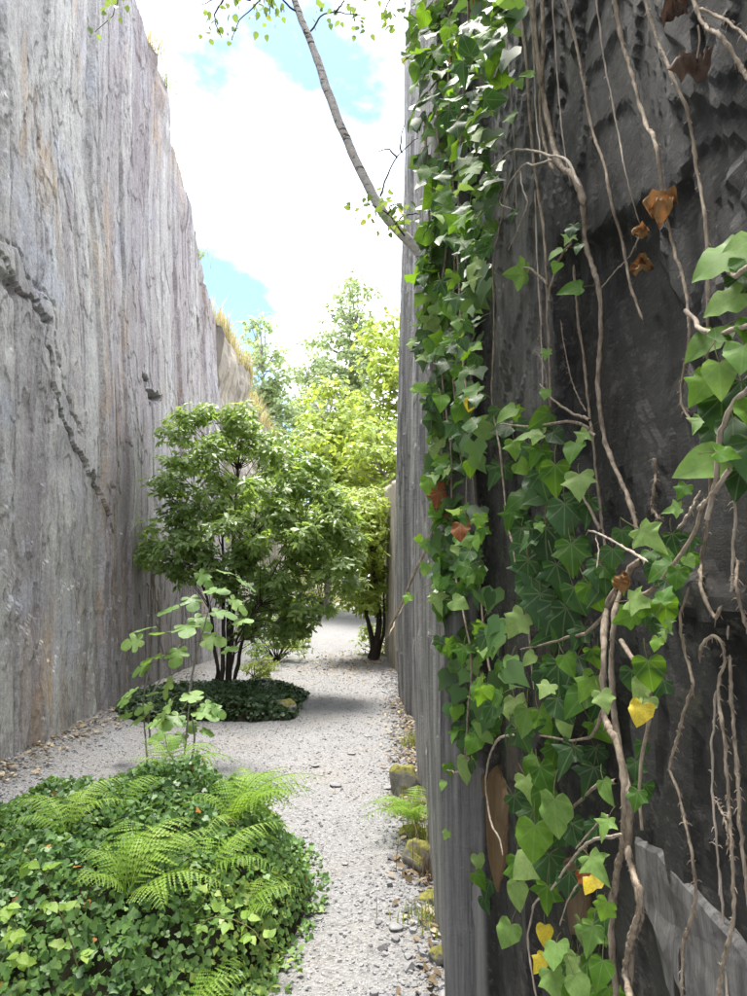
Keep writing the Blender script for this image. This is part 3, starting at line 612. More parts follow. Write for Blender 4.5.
# gravel and slate chips
def chip_template(seed, flat=0.35):
    r = np.random.default_rng(seed); k = 6; th = np.linspace(0, 2*math.pi, k, endpoint=False)+r.uniform(-.3, .3, k); rr = r.uniform(0.6, 1.1, k)
    ring = np.c_[np.cos(th)*rr, np.sin(th)*rr]
    V = np.vstack([np.c_[ring, np.full(k, -flat)], np.c_[ring*r.uniform(.75, .95, (k, 1)), flat*r.uniform(.5, 1, k)], [[0, 0, flat]]])
    Fq = [(i, (i+1) % k, k+(i+1) % k) for i in range(k)]+[(i, k+(i+1) % k, k+i) for i in range(k)]+[(k+i, k+(i+1) % k, 2*k) for i in range(k)]
    return V, np.array(Fq)
CH = [chip_template(s, f) for s, f in ((1, .3), (2, .5), (3, .2), (4, .45))]
def chips(n, xs, ys, smin, smax, tilt=0.25):
    Vs = []; rn = []
    for k in range(4):
        m_ = n//4; x = xs(m_); y = ys(m_); keep = (((x-MC[0])/MR[0])**2+((y-MC[1])/MR[1])**2 > 0.92) & (x < np.interp(y, FOOT_Y, FOOT_X)-0.01) & (x > -3.15)
        x, y = x[keep], y[keep]; m_ = len(x); s = smin*(smax/smin)**(rng.random(m_)**2.2)
        z = gz(x, y)+s*0.12
        nr = norm(np.array([0, 0, 1.0])+tilt*rng.normal(size=(m_, 3)))
        V, Fc = scatter(*CH[k], frames(nr, rand_dirs(m_)*[1, 1, .2]), np.stack([x, y, z], -1), s*0.5); Vs.append((V, Fc)); rn.append(np.repeat(rng.random(m_), len(CH[k][0])))
    V, Fc = join(Vs); return V, Fc, np.concatenate(rn)
yy = lambda a, b: (lambda m: a+(b-a)*rng.random(m)**1.6)
V1, F1, r1 = chips(32000, lambda m: rng.uniform(-3.1, 0.5, m), yy(2.6, 14), 0.007, 0.028)
V2, F2, r2 = chips(5200, lambda m: 0.44-np.abs(rng.normal(0, 0.16, m)), yy(2.6, 13), 0.012, 0.06, 0.45)
V3, F3, r3 = chips(2200, lambda m: -3.1+np.abs(rng.normal(0, 0.25, m)), yy(5.5, 12), 0.012, 0.05, 0.4)
V, Fc = join([(V1, F1), (V2, F2), (V3, F3)])
gr = link('gravel', make_mesh('gravel', V, Fc, [M['stone']], False, {'rnd': np.r_[r1, r2, r3]}))
tag(gr, 'loose grey slate chips strewn over the path', 'gravel', kind='stuff')
# brown leaf litter along both wall feet and under the trees
n = 2600
x = np.r_[-3.08+np.abs(rng.normal(0, .16, 380)), 0.44-np.abs(rng.normal(0, .14, 700)), rng.normal(-0.5, 0.5, 600)]; y = np.r_[rng.uniform(5.6, 11, 380), rng.uniform(2.7, 10, 700), rng.normal(13.6, 0.8, 600)]
ok = x < np.interp(y, FOOT_Y, FOOT_X)-0.01; x, y = x[ok], y[ok]; n = len(x)
lit = link('leaf_litter', scatter_mesh('leaf_litter', *OVAL, frames(norm(np.array([0, 0, 1])+0.35*rng.normal(size=(n, 3))), rand_dirs(n)*[1, 1, .2]), np.stack([x, y, gz(x, y)+0.022], -1), np.stack([rng.uniform(.03, .07, n)*1.4, rng.uniform(.03, .08, n), np.full(n, .05)], -1), M['litter']))
tag(lit, 'dry brown fallen leaves along the foot of the rock walls', 'leaf litter', kind='stuff')

# ================================================================== STONES
def rock_mesh(name, size, seed, mat, sub=3, flat=1.0, jag=0.35):
    import bmesh
    bm = bmesh.new(); bmesh.ops.create_icosphere(bm, subdivisions=sub, radius=1)
    V = np.array([v.co[:] for v in bm.verts]); Fc = np.array([[v.index for v in f.verts] for f in bm.faces]); bm.free()
    r = np.random.default_rng(seed)
    for _ in range(22):        # plane cuts give it broken faces
        nn = norm(r.normal(size=3)); dd = r.uniform(0.5, 0.8); s = V@nn-dd; V = V - np.clip(s, 0, None)[:, None]*nn*0.92
    V = V*(1+0.13*fbm(V[:, 0]*2.5, V[:, 1]*2.5, V[:, 2]*2.5+seed, seed, 4))[:, None]
    V = V*np.array(size)
    return make_mesh(name, V, Fc, [mat], True, {'rnd': np.full(len(V), 0.5)})
def on_ground(px, py):
    r = ray(px, py); d = EYE/(-r[..., 2]); return np.array([0, 0, EYE])+r*d
for px, py, sz, lab in ((404, 792, (.17, .20, .17), 'moss topped boulder, farthest of those along the right wall foot'),
                        (418, 868, (.12, .24, .13), 'flat mossy boulder behind the dead grass at the right wall foot'),
                        (431, 905, (.055, .08, .05), 'small yellow mossed stone at the right wall foot'),
                        (437, 962, (.05, .07, .05), 'small brown stone at the right wall foot, nearest the camera'),
                        (412, 838, (.10, .12, .08), 'dark boulder under the small green fern by the right wall')):
    p = on_ground(px, py); p[0] = min(p[0], float(np.interp(p[1], FOOT_Y, FOOT_X))-sz[0]*0.7)
    o = link('boulder', rock_mesh('boulder', sz, int(px), M['boulder'], 4), None, (p[0], p[1], sz[2]*0.42)); o.rotation_euler = (0.1, 0.15, px)
    tag(o, lab, 'boulder', 'stones along the right wall foot')
for k, (px, py, s, lab) in enumerate(((352, 755, .13, 'dark edged flat slate flake in the middle of the path'), (388, 788, .16, 'broad pale slate flake just left of the farthest mossy boulder'), (335, 787, .15, 'wide flat slate flake behind the right crest of the ivy mound'),
        (315, 768, .12, 'pale slate flake on the path beyond the ivy mound'), (396, 930, .11, 'bluish slate flake nearest the camera on the path'), (345, 868, .06, 'small slate flake close to the right side of the ivy mound'), (300, 740, .1, 'small far slate flake on the path before the tree bed'), (368, 735, .12, 'flat slate flake at the edge of the tree shade'))):
    p = on_ground(px, py); o = link('slate_flake', rock_mesh('slate_flake', (s*.5, s*.42, s*.10), 100+k, M['stone'], 2), None, (p[0], p[1], float(gz(p[0], p[1]))+s*.06))
    o.rotation_euler = (rng.normal()*.08, rng.normal()*.08, k*1.3)
    tag(o, lab, 'stone', 'flat slate flakes on the path')
# stack of slate slabs beside the path in the distance
tk = thing('slab_edging', 'low stack of flat slate slabs beside the path beyond the round tree', 'stone stack', tuple(on_ground(285, 652)))
for k, (px, py, sx, sz) in enumerate(((292, 653, .62, .07), (280, 648, .55, .06), (298, 645, .40, .05), (272, 656, .40, .06), (289, 641, .35, .045))):
    p = on_ground(px, 653); z = (653-py)/720*p[1] + sz
    o = link('slab', rock_mesh('slab', (sx, .35, sz), 30+k, M['slabstone'], 3), tk, (p[0], p[1]+0.1*k, z)); o.rotation_euler = (0, 0, .12*k)

# ================================================================== LEDGE WITH GROUND COVER (round tree's bed)
LB = on_ground(230, 712)
LC = np.array([-2.0, 9.35]); LR = np.array([1.12, 0.95]); LH = 0.17
def ledge_z(x, y):
    q = (np.abs((x-LC[0])/LR[0])**5+np.abs((y-LC[1])/LR[1])**5)**(1/5)+.07*fbm(x*2.2, y*2.2, 0, 91, 3); return (1+.25*fbm(x*2, y*2, 3, 92, 3))* LH*np.clip(1-q**6, 0, 1)**0.6
ub = np.linspace(-1.05, 1.05, 40); UX, UY = np.meshgrid(LC[0]+ub*LR[0], LC[1]+ub*LR[1], indexing='ij')
bed = link('soil_bed', make_mesh('soil_bed', np.stack([UX, UY, ledge_z(UX, UY)-0.03], -1).reshape(-1, 3), grid_faces(40, 40), [M['soil']], True, {'rnd': np.full(1600, .5)})); tag(bed, kind='structure')
n = 9000; x = LC[0]+LR[0]*1.03*rng.uniform(-1, 1, n); y = LC[1]+LR[1]*1.03*rng.uniform(-1, 1, n)
k = ledge_z(x, y) > 0.005; x, y = x[k], y[k]; n = len(x); z = ledge_z(x, y)*np.where(rng.random(n) < .25, rng.random(n), 1)+rng.random(n)*0.05
gc = link('ground_cover', scatter_mesh('ground_cover', *IVYS, frames(norm(np.array([0, -.25, .8])+0.5*rng.normal(size=(n, 3))), rand_dirs(n)*[1, 1, .4]), np.stack([x, y, z], -1), rng.uniform(.03, .06, n), M['ledge'])); tag(gc, 'dark low ground cover spread over the bed under the round tree', 'ground cover', kind='stuff')
for px, py, s, lab in ((288, 700, (.16, .14, .17), 'square mossy stone at the path corner of the tree bed'),):
    p = on_ground(px, 716); o = link('edging_stone', rock_mesh('edging_stone', s, 55, M['slabstone']), None, (p[0], p[1], s[2]*.6)); tag(o, lab, 'stone')

# ================================================================== TREES
def branches(base, tips, mat, parent, r0, name='branch', seg=9, seed=0, sag=0.1):
    parts = []
    for i, (b, tp) in enumerate(zip(base, tips)):
        mid = (b+tp)/2 + np.array([0, 0, -sag*np.linalg.norm(tp-b)]) + rng.normal(size=3)*0.06*np.linalg.norm(tp-b)
        P_ = smooth_path([b, mid, tp], seg, 0.01, seed+i); parts.append(tube(P_, np.linspace(r0, r0*0.25, seg), 5, 0.2, i))
    V, Q = join(parts); return link(name, make_mesh(name, V, Q, [mat]), parent)
def crown_from(poly, d, n_clump, per, leaf, tmpl, mat, thick, size, shoots=7, up=0.35, parent=None, seed=0, clump_r=0.28, light=None, tipz=0.2):
    """leaf clumps through the volume of a crown whose outline, seen from the path, is poly"""
    q = sample_poly(n_clump, poly, np.random.default_rng(seed+1)); pp = np.array(poly, float)
    sd = poly_sd(q[:, 0], q[:, 1], poly); mxd = sd.max()
    depth = d + thick*np.sqrt(np.clip(sd/mxd, 0.03, 1))*np.clip(rng.normal(0, 0.55, n_clump), -1.1, 1.1)
    C = at(q[:, 0], q[:, 1], d); C = C + ray(q[:, 0], q[:, 1])*(depth-d)[:, None]
    n = n_clump*per
    cen = np.repeat(C, per, 0); off = rand_dirs(n)*(rng.random(n)**0.5)[:, None]*clump_r*np.array([1.15, 1.15, .75]); pos = cen+off
    # shoots: each shoot end carries a whorl
    ns = shoots; pos = np.repeat(pos, ns, 0); N_ = len(pos)
    axis = norm(np.repeat(norm(off), ns, 0)+np.array([0, 0, up])+0.3*rng.normal(size=(N_, 3)))
    tip = norm(axis*0.55+rand_dirs(N_)*0.9); nr = norm(axis+np.array([0, -.35, .75])+0.35*rng.normal(size=(N_, 3)))
    pos = pos + tip*leaf*0.15
    cl = np.repeat(np.repeat(rng.random(n_clump), per), ns)
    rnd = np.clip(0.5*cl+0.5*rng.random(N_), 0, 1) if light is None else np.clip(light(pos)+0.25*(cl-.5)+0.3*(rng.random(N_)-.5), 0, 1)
    me = scatter_mesh('crown', *tmpl, frames(nr, tip), pos, leaf*rng.uniform(*size, N_), mat, rnd)
    return link('crown', me, parent), C

# round leafy tree on the bed
tb = at(226, 690, 10.0); tb[2] = LH-0.05
tree = thing('broadleaf_tree', 'round multi-stemmed evergreen tree growing on the dark planted bed by the left wall', 'tree', tuple(tb))
poly1 = [(178, 408), (200, 402), (243, 404), (262, 425), (283, 436), (290, 458), (318, 462), (330, 488), (352, 505), (360, 545), (352, 585), (325, 600), (318, 622), (285, 634), (262, 640), (238, 640), (240, 610), (225, 582), (196, 580), (160, 566), (134, 556), (131, 535), (150, 515), (165, 490), (150, 470), (166, 445), (160, 425)]
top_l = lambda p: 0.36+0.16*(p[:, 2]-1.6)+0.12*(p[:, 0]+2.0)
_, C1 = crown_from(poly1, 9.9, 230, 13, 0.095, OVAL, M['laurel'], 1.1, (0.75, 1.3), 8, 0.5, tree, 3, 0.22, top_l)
lowp = [(150, 590), (200, 585), (225, 600), (235, 640), (200, 650), (160, 625)]
stem_tops = []
for k, (px, py, dd, bx, r) in enumerate(((195, 560, 9.8, -.13, .045), (222, 520, 10.2, -.05, .055), (250, 540, 9.9, .02, .05), (290, 560, 10.1, .10, .045), (262, 600, 9.6, .06, .035), (238, 470, 10.4, 0, .05))):
    tp = at(px, py, dd); b = tb+np.array([bx, rng.uniform(-.08, .08), 0]); mid = b*0.5+tp*0.5+np.array([(b[0]-tp[0])*.22, 0, .1])
    P_ = smooth_path([b, b*.75+mid*.25+[0, 0, .1], mid, tp], 18, 0.025, k); V, Q = tube(P_, np.linspace(r*.65, r*.25, 18), 8, 0.25, k)
    link('trunk', make_mesh('trunk', V, Q, [M['bark']]), tree); stem_tops += [P_[q_] for q_ in range(6, 18)]
stem_tops = np.array(stem_tops); nb = stem_tops[np.argmin(((C1[:, None]-stem_tops[None]-[0, 0, .35])**2).sum(-1)+0.5*rng.random((len(C1), len(stem_tops))), axis=1)]
branches(nb, C1, M['bark'], tree, 0.008, 'branches', 8, 9, 0.0)

# smaller sunlit tree against the tan wall
tb2 = np.array([-0.02, 14.2, float(gz(0, 14.2))])
tree2 = thing('broadleaf_tree', 'small sunlit yellow-green tree with a dark forked trunk by the tan wall', 'tree', tuple(tb2))
poly2 = [(330, 492), (352, 485), (372, 492), (380, 505), (382, 540), (380, 590), (380, 618), (366, 612), (350, 600), (344, 575), (325, 560), (318, 525)]
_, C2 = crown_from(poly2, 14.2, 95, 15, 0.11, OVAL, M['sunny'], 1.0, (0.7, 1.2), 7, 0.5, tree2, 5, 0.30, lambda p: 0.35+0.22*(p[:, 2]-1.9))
st2 = []
for k, (px, py, r) in enumerate(((352, 580, .06), (372, 560, .075), (384, 590, .045))):
    tp = at(px, py, 14.2); P_ = smooth_path([tb2+[.05*k-.03, 0, -0.05], tb2*.6+tp*.4+[.12, 0, 0], tp], 14, 0.03, k); V, Q = tube(P_, np.linspace(r, r*.4, 14), 8, .2, k)
    link('trunk', make_mesh('trunk', V, Q, [M['bark']]), tree2); st2 += [P_[q_] for q_ in range(6, 14)]
st2 = np.array(st2); nb = st2[np.argmin(((C2[:, None]-st2[None])**2).sum(-1), axis=1)]; branches(nb, C2, M['bark'], tree2, 0.016, 'branches', 7, 4, 0.0)
# low shrubs
def shrub(label, poly, d, n_cl, leaf, mat, seed, thick=.4, name='shrub', cr=.22):
    c = np.array(poly).mean(0); b = at(c[0], max(p[1] for p in poly), d); b[2] = float(gz(b[0], b[1]))
    o = thing(name, label, 'shrub', tuple(b)); _, C = crown_from(poly, d, n_cl, 10, leaf, OVAL, mat, thick, (.7, 1.3), 6, .6, o, seed, cr)
    branches(np.repeat(b[None], len(C), 0), C, M['bark'], o, .012, 'stems', 6, seed, -.05); return o
shrub('low bright green shrub at the foot of the small forked tree', [(357, 633), (378, 628), (386, 640), (384, 654), (362, 650)], 14.9, 16, .07, M['sunny'], 21, .4)
shrub('pale green weed growing between the tree bed and the slate slabs', [(240, 668), (262, 655), (275, 668), (262, 684), (244, 684)], 11.4, 10, .06, M['grass'], 22, .25, 'shrub', .12)
shrub('grey-green leafy shrub behind the stack of slate slabs', [(242, 628), (285, 612), (306, 634), (302, 652), (250, 658)], 13.8, 30, .07, M['laurel'], 23, .6)
shrub('bright yellow-green bush beyond the crest of the path', [(285, 560), (330, 540), (355, 570), (352, 606), (290, 612)], 24, 60, .12, M['sunny'], 24, 1.5, 'shrub', .6)

def big_tree(label, poly, d, n_cl, per, leaf, mat, seed, thick, cr, bark, tmpl=ROUND, name='tall_tree'):
    c = np.array(poly, float); base = at(c[:, 0].mean(), 600, d); base[2] = float(gz(base[0], base[1]))-.1
    o = thing(name, label, 'tree', tuple(base)); _, C = crown_from(poly, d, n_cl, per, leaf, tmpl, mat, thick, (.6, 1.3), 5, .3, o, seed, cr)
    zt = C[:, 2].max(); ctop = C[C[:, 2] > zt-(zt-base[2])*.3].mean(0); P_ = smooth_path([base, base*.5+ctop*.5+[.2, 0, 0], ctop], 20, .08, seed)
    r0 = .012*(zt-base[2])+.03; V, Q = tube(P_, np.linspace(r0, r0*.15, 20), 8, .2, seed); link('trunk', make_mesh('trunk', V, Q, [bark]), o)
    k = np.clip(np.argmin(np.abs(P_[None, :, 2]-(C[:, None, 2]-.35*np.hypot(C[:, 0]-P_[0, 0], C[:, 1]-P_[0, 1])[:, None])), axis=1), 3, 19)
    branches(P_[k], C, bark, o, r0*.28, 'branches', 7, seed, -.03); return o
big_tree('tall slender pale poplar rising highest in the distance', [(338, 290), (352, 272), (362, 278), (376, 272), (372, 300), (368, 335), (372, 420), (350, 480), (318, 440), (310, 350), (318, 318), (334, 312)], 42, 120, 17, .24, M['poplar'], 61, 2.6, .8, M['greybark'])
big_tree('broad light green tree behind the edge of the right wall', [(372, 322), (400, 305), (440, 310), (470, 360), (470, 470), (440, 520), (380, 515), (352, 480), (356, 410), (365, 360)], 30, 170, 18, .2, M['sunny'], 62, 3.5, .75, M['greybark'])
big_tree('thin pale tree beyond the dry grass of the far left wall', [(250, 318), (262, 312), (268, 340), (285, 355), (300, 400), (305, 450), (280, 480), (245, 470), (225, 420), (240, 360)], 44, 100, 16, .24, M['poplar'], 63, 2.5, .85, M['greybark'])
big_tree('airy yellow-green tree in the gap above the path', [(285, 440), (305, 400), (330, 385), (352, 400), (362, 450), (372, 500), (350, 545), (300, 545), (280, 500)], 23, 110, 16, .16, M['sunny'], 64, 2.0, .55, M['greybark'])
big_tree('fresh green tree low behind the small forked tree', [(350, 440), (375, 425), (410, 440), (440, 500), (430, 590), (360, 590), (345, 520)], 21, 120, 16, .15, M['sunny'], 65, 1.8, .5, M['greybark'])
big_tree('bluish slender tree between poplar and far left wall', [(300, 360), (312, 330), (322, 350), (330, 400), (325, 460), (300, 470), (288, 420)], 48, 50, 12, .22, M['poplar'], 66, 2, .8, M['greybark'])

# birch leaning out of the right wall
bw = at_right([424], [262], 0.0)[0]
bb = at(424, 262, 6.2)
birch = thing('birch_tree', 'slender birch leaning out from the right wall across the sky', 'tree', tuple(bb))
bp = [at(432, 272, 6.3), at(418, 250, 6.2), at(390, 222, 6.1), at(358, 165, 6.0), at(330, 98, 5.9), at(312, 45, 5.85), at(296, 5, 5.8), at(283, -45, 5.7), at(270, -110, 5.6)]
P_ = smooth_path(bp, 60, .006, 3); V, Q = tube(P_, np.linspace(.050, .021, 60), 12, .12, 3)
link('trunk', make_mesh('trunk', V, Q, [M['birch']]), birch)
tw = [[(307, 35), (325, 14), (345, 12), (368, 18)], [(335, 13), (345, -2), (352, -15)], [(380, 196), (392, 165), (408, 145), (418, 138)], [(398, 158), (390, 150), (378, 152)], [(401, 153), (402, 135), (404, 120)],
      [(285, -20), (255, 5), (240, 20), (232, 40)], [(296, 12), (285, 2), (275, -8), (240, -18)], [(250, 0), (225, -4), (200, 5)], [(240, -18), (180, -25), (120, -15), (110, 20), (95, 32)], [(120, -15), (118, 5)], [(400, -20), (385, 10), (378, 30)], [(352, -15), (395, -20), (405, 10), (398, 40)],
      [(405, 236), (385, 212), (368, 205), (355, 208)], [(395, 225), (405, 215), (425, 215)], [(388, 215), (392, 205), (400, 208)], [(225, -4), (215, 15), (222, 38)], [(275, -8), (268, 15)]]
leafpos = []
for k, t_ in enumerate(tw):
    a = np.array(t_, float); P_ = smooth_path(at(a[:, 0], a[:, 1], 5.95-.12*(k % 4)), 16, .012, k); V, Q = tube(P_, np.linspace(.009, .003, 16), 5, .1, k)
    link('branch', make_mesh('branch', V, Q, [M['bark']]), birch)
    m_ = {2: 2, 3: 0, 4: 0}.get(k, 20)
    i = rng.integers(4, 16, m_); leafpos.append(P_[i]+rng.normal(size=(m_, 3))*[.06, .08, .055]+[0, 0, -.02])
leafpos.append(at(rng.normal(383, 10, 14), rng.normal(203, 5, 14), rng.normal(5.9, .1, 14)))
leafpos = np.vstack(leafpos); n = len(leafpos)
tip = norm(np.array([0, 0, -1])+.55*rng.normal(size=(n, 3)))
link('foliage', scatter_mesh('foliage', *ROUND, frames(norm(rng.normal(size=(n, 3))+[0, -.8, .3]), tip), leafpos, np.stack([rng.uniform(.05, .075, n)]*3, -1), M['birchleaf'], rng.random(n)**1.2), birch)

# ================================================================== SAPLINGS (fig) beside the mound
def petiole_leaf_mesh(name, tmpl, mats, plen=0.6, rad=0.018, bend=0.25):
    tv, tf = tmpl; s = np.linspace(0, 1, 6)
    P_ = np.c_[0.1*np.sin(s*2)*plen, -plen*s, -bend*plen*s**2*1.0]; V, Q = tube(P_, rad, 4)
    tq = np.vstack([Q[:, [0, 1, 2]], Q[:, [0, 2, 3]]])
    Va = np.vstack([tv, V]); Fa = np.vstack([tf, tq+len(tv)])
    return make_mesh(name, Va, Fa, mats, True, {'luv': np.vstack([tv, np.zeros((len(V), 3))+[9, 9, 0]])}, np.r_[np.zeros(len(tf)), np.ones(len(tq))])
from mathutils import Matrix, Vector
def place_leaf(me, parent, pos, nrm, tip, size, name='leaf'):
    Rm = frames(np.asarray(nrm, float)[None], np.asarray(tip, float)[None])[0]
    o = bpy.data.objects.new(name, me); col.objects.link(o); o.parent = parent; o.matrix_parent_inverse = Matrix.Translation(-Vector(parent.location))
    m4 = Matrix([[*(Rm[i]*size), pos[i]] for i in range(3)]+[[0, 0, 0, 1]]); o.matrix_basis = m4; return o
figme = petiole_leaf_mesh('leaf', FIG, [M['fig'], M['stem']], .5)
def sapling(label, stems, leaves, d, name='fig_sapling'):
    b = at(stems[0][0][0], stems[0][0][1], d); o = thing(name, label, 'sapling', tuple(b))
    for k, s in enumerate(stems):
        a = np.array(s, float); P_ = smooth_path(at(a[:, 0], a[:, 1], d+.03*k), 16, .006, k); V, Q = tube(P_, np.linspace(.011, .005, 16), 6, .1, k); link('stem', make_mesh('stem', V, Q, [M['greybark']]), o)
    for k, (px, py, s) in enumerate(leaves):
        dd = d+rng.uniform(-.15, .15); pos = at(px, py, dd); out = norm(np.array([px-np.mean([l[0] for l in leaves]), rng.normal()*12, 8.0])*[1, 1, -.2])
        place_leaf(figme, o, pos, norm(np.array([0, -.38, .9])+.25*rng.normal(size=3)+out*[.2, .2, 0]), out+[0, 0, -.15], .88*s/F*dd)
    return o
sapling('knee-high fig sapling with broad pale leaves just behind the ivy mound', [[(184, 790), (185, 755), (187, 725), (190, 705)], [(186, 775), (194, 745), (192, 715)], [(183, 770), (168, 750), (165, 735)]],
        [(170, 703, 22), (188, 700, 24), (206, 704, 22), (178, 716, 24), (198, 712, 26), (212, 709, 18), (163, 735, 20), (182, 735, 20), (203, 730, 14), (165, 716, 20), (190, 722, 18), (158, 722, 16)], 5.55)
sapling('taller fig sapling with layered bright leaves in front of the round tree', [[(148, 790), (146, 740), (143, 700), (150, 668)], [(188, 700), (196, 655), (206, 620), (214, 592)], [(150, 745), (150, 700), (168, 668), (185, 640)]],
        [(200, 574, 24), (220, 571, 24), (240, 580, 22), (210, 590, 26), (232, 600, 24), (190, 598, 22), (172, 610, 24), (150, 628, 22), (165, 632, 26), (185, 625, 28), (140, 640, 22), (205, 640, 24), (225, 650, 18), (178, 650, 24), (160, 655, 24), (195, 618, 24), (215, 612, 26), (236, 622, 20), (148, 665, 22), (170, 680, 22), (135, 690, 18), (158, 693, 20), (128, 700, 16), (150, 706, 18), (143, 718, 18), (165, 712, 16), (130, 715, 14)], 6.6)

# ================================================================== FERNS
def frond_mesh(name, L_, arch, side, seed, pairs=24, wid=0.2):
    r = np.random.default_rng(seed); s = np.linspace(0, 1, pairs+3)
    y = L_*(s-0.12*arch*s**2.5); z = L_*arch*(0.85*s-1.05*s**2); x = L_*side*s**2*0.25
    C = np.c_[x, y, z]; T = norm(np.gradient(C, axis=0)); Nn = norm(np.cross(np.array([1, 0, 0]), T)); B = np.cross(T, Nn)
    V, Q = tube(C, np.linspace(.0028, .0008, len(C)), 4); parts = [(V, np.vstack([Q[:, [0, 1, 2]], Q[:, [0, 2, 3]]]))]
    for i in range(2, pairs+2):
        f = s[i]; ln = L_*wid*min(1, (f/0.22)**0.8)*(1-f**2.2)**0.9*(1+.14*r.normal())+.004
        for sg in (1, -1):
            ax = norm(B[i]*sg+T[i]*(0.32+.25*f)-Nn[i]*(.12+.3*r.random())+T[i]*.12*r.normal()); lt = T[i]; npn = 7
            vs_ = [C[i]]; fs = []
            for k in range(npn):      # toothed pinna: a saw-edged strip
                u = k/npn; wv = ln*.095*(1-u*.8)+.0012; c0 = C[i]+ax*ln*u-Nn[i]*ln*.22*u*u
                c1 = C[i]+ax*ln*(u+.75/npn)-Nn[i]*ln*.22*u*u
                j = len(vs_); vs_ += [c0, c1+lt*wv, c1-lt*wv, C[i]+ax*ln*(u+1/npn)-Nn[i]*ln*.22*(u+1/npn)**2]; fs += [(j, j+1, j+3), (j, j+3, j+2)]
            parts.append((np.array(vs_), np.array(fs)))
    V, Fc = join(parts); return make_mesh(name, V, Fc, [M['fern']], False)
def fern(label, pos, fr, seed):
    o = thing('fern', label, 'fern', tuple(pos))
    for k, (az, L_, arch) in enumerate(fr):
        L_ *= 1.0; f = link('frond', frond_mesh('frond', L_, arch, rng.uniform(-.6, .6), seed*31+k, 19 if L_ > .35 else 15, rng.uniform(.20, .27)), o)
        f.matrix_parent_inverse = Matrix.Identity(4); f.location = (rng.normal()*.015, rng.normal()*.015, 0); f.rotation_euler = (rng.uniform(.2, .75), 0, R(az))
    return o
def mpos(px, py, d, up=.02):
    p = at(px, py, d); p[2] = float(mound_z(p[0], p[1]))+up; return p
# azimuth: 0 = away from the camera, 90 = left, -90 = right, 180 = towards the camera
fern('large arching fern on the right side of the ivy mound', mpos(232, 860, 3.75, .06), [(-60, .52, .9), (-85, .55, .8), (-115, .5, .7), (-35, .5, 1.0), (-10, .5, 1.1), (20, .45, 1.0), (60, .4, .9), (-140, .45, .6), (170, .4, .6), (120, .35, .7), (-75, .4, 1.1)], 1)
fern('yellow-green fern in the middle front of the ivy mound', mpos(125, 950, 3.05, .05), [(-20, .5, 1.0), (15, .5, .95), (50, .42, .8), (-55, .5, .8), (-90, .42, .7), (95, .4, .7), (140, .3, .6), (-130, .32, .6), (0, .42, 1.2), (-35, .38, 1.2), (75, .36, 1.0)], 2)
fern('fern standing upright at the back crest of the ivy mound', mpos(172, 805, 4.35, .03), [(-30, .42, 1.1), (20, .42, 1.1), (60, .36, .9), (-75, .42, .8), (-110, .34, .7), (110, .3, .7), (180, .35, .7), (-150, .36, .7)], 3)
fern('fern reaching in at the bottom edge right of centre of the mound', mpos(190, 1030, 2.75, .03), [(-65, .32, .8), (-35, .34, .9), (0, .36, .9), (-95, .26, .7), (40, .35, .9)], 4)
fern('slim fern spray between the two largest ferns', mpos(205, 905, 3.3, .05), [(-40, .42, .9), (-75, .44, .8), (10, .38, 1.0), (-110, .4, .7), (60, .3, .9)], 5)
fern('pale fern poking from the left of the mound top', mpos(118, 880, 3.6, .04), [(-10, .34, 1.1), (40, .3, .9), (-50, .34, .9), (100, .25, .7)], 6)
fern('bright fern at the left shoulder of the ivy mound', mpos(60, 905, 3.3, .04), [(10, .36, 1.0), (50, .34, .8), (-40, .38, .9), (-85, .32, .8), (120, .26, .8), (85, .3, .9)], 8)
fern('tall fern clump at the crest right of the knee-high sapling', mpos(250, 820, 4.25, .03), [(-60, .34, .9), (-95, .30, .8), (-20, .36, 1.1), (25, .36, 1.0), (70, .34, .9), (-130, .36, .7), (165, .32, .7)], 9)
fern('half hidden fern low on the right flank of the mound', mpos(245, 925, 3.2, .03), [(-50, .34, .9), (-95, .34, .8), (0, .3, 1.0), (60, .3, .9), (-140, .28, .7)], 10)
fp = on_ground(414, 840); fp[0] = .27; fp[2] = .10
fern('small dense fern among the mossy boulders by the right wall', fp, [(150, .46, .8), (180, .46, .7), (120, .44, .8), (90, .42, .9), (60, .4, 1.0), (30, .38, 1.1), (0, .38, 1.2), (-170, .28, .8), (135, .24, 1.2), (75, .22, 1.3), (165, .25, 1.2)], 7)

def bramble(label, pts, d, seed):
    a = np.array(pts, float); P_ = smooth_path(at(a[:, 0], a[:, 1], np.linspace(d, d-.12, len(a))), 30, .006, seed); b = P_[0]
    o = thing('bramble_shoot', label, 'bramble', tuple(b)); V, Q = tube(P_, np.linspace(.0035, .0015, 30), 5, .1, seed); link('stem', make_mesh('stem', V, Q, [M['stem']]), o)
    for k in range(3, 30, 4):
        sd = 1 if (k//4) % 2 else -1; ax = norm(np.cross(norm(P_[min(k+1, 29)]-P_[k-1]), [0, -.3, 1])*sd+[0, -.2, .1]); c0 = P_[k]+ax*.03
        V, Q = tube([P_[k], c0], .001, 4); link('petiole', make_mesh('petiole', V, Q, [M['stem']]), o)
        for tw_ in (-1.1, 0, 1.1):
            tp = ax*math.cos(tw_)+np.cross([0, 0, 1], ax)*math.sin(tw_); place_leaf(bramble_leaf, o, c0, norm(np.array([0, -.4, .9])+.2*rng.normal(size=3)), tp+[0, 0, -.1], rng.uniform(.035, .055))
    return o
bramble_leaf = make_mesh('leaf', ROUND[0], ROUND[1], [M['fern']], True, {'luv': ROUND[0]})
bramble('arching bramble shoot with pale leaflets at the lower left of the mound', [(85, 1000), (70, 940), (50, 890), (28, 850)], 2.75, 1)
bramble('short bramble shoot at the left edge of the mound', [(30, 990), (18, 930), (5, 900)], 2.75, 2)
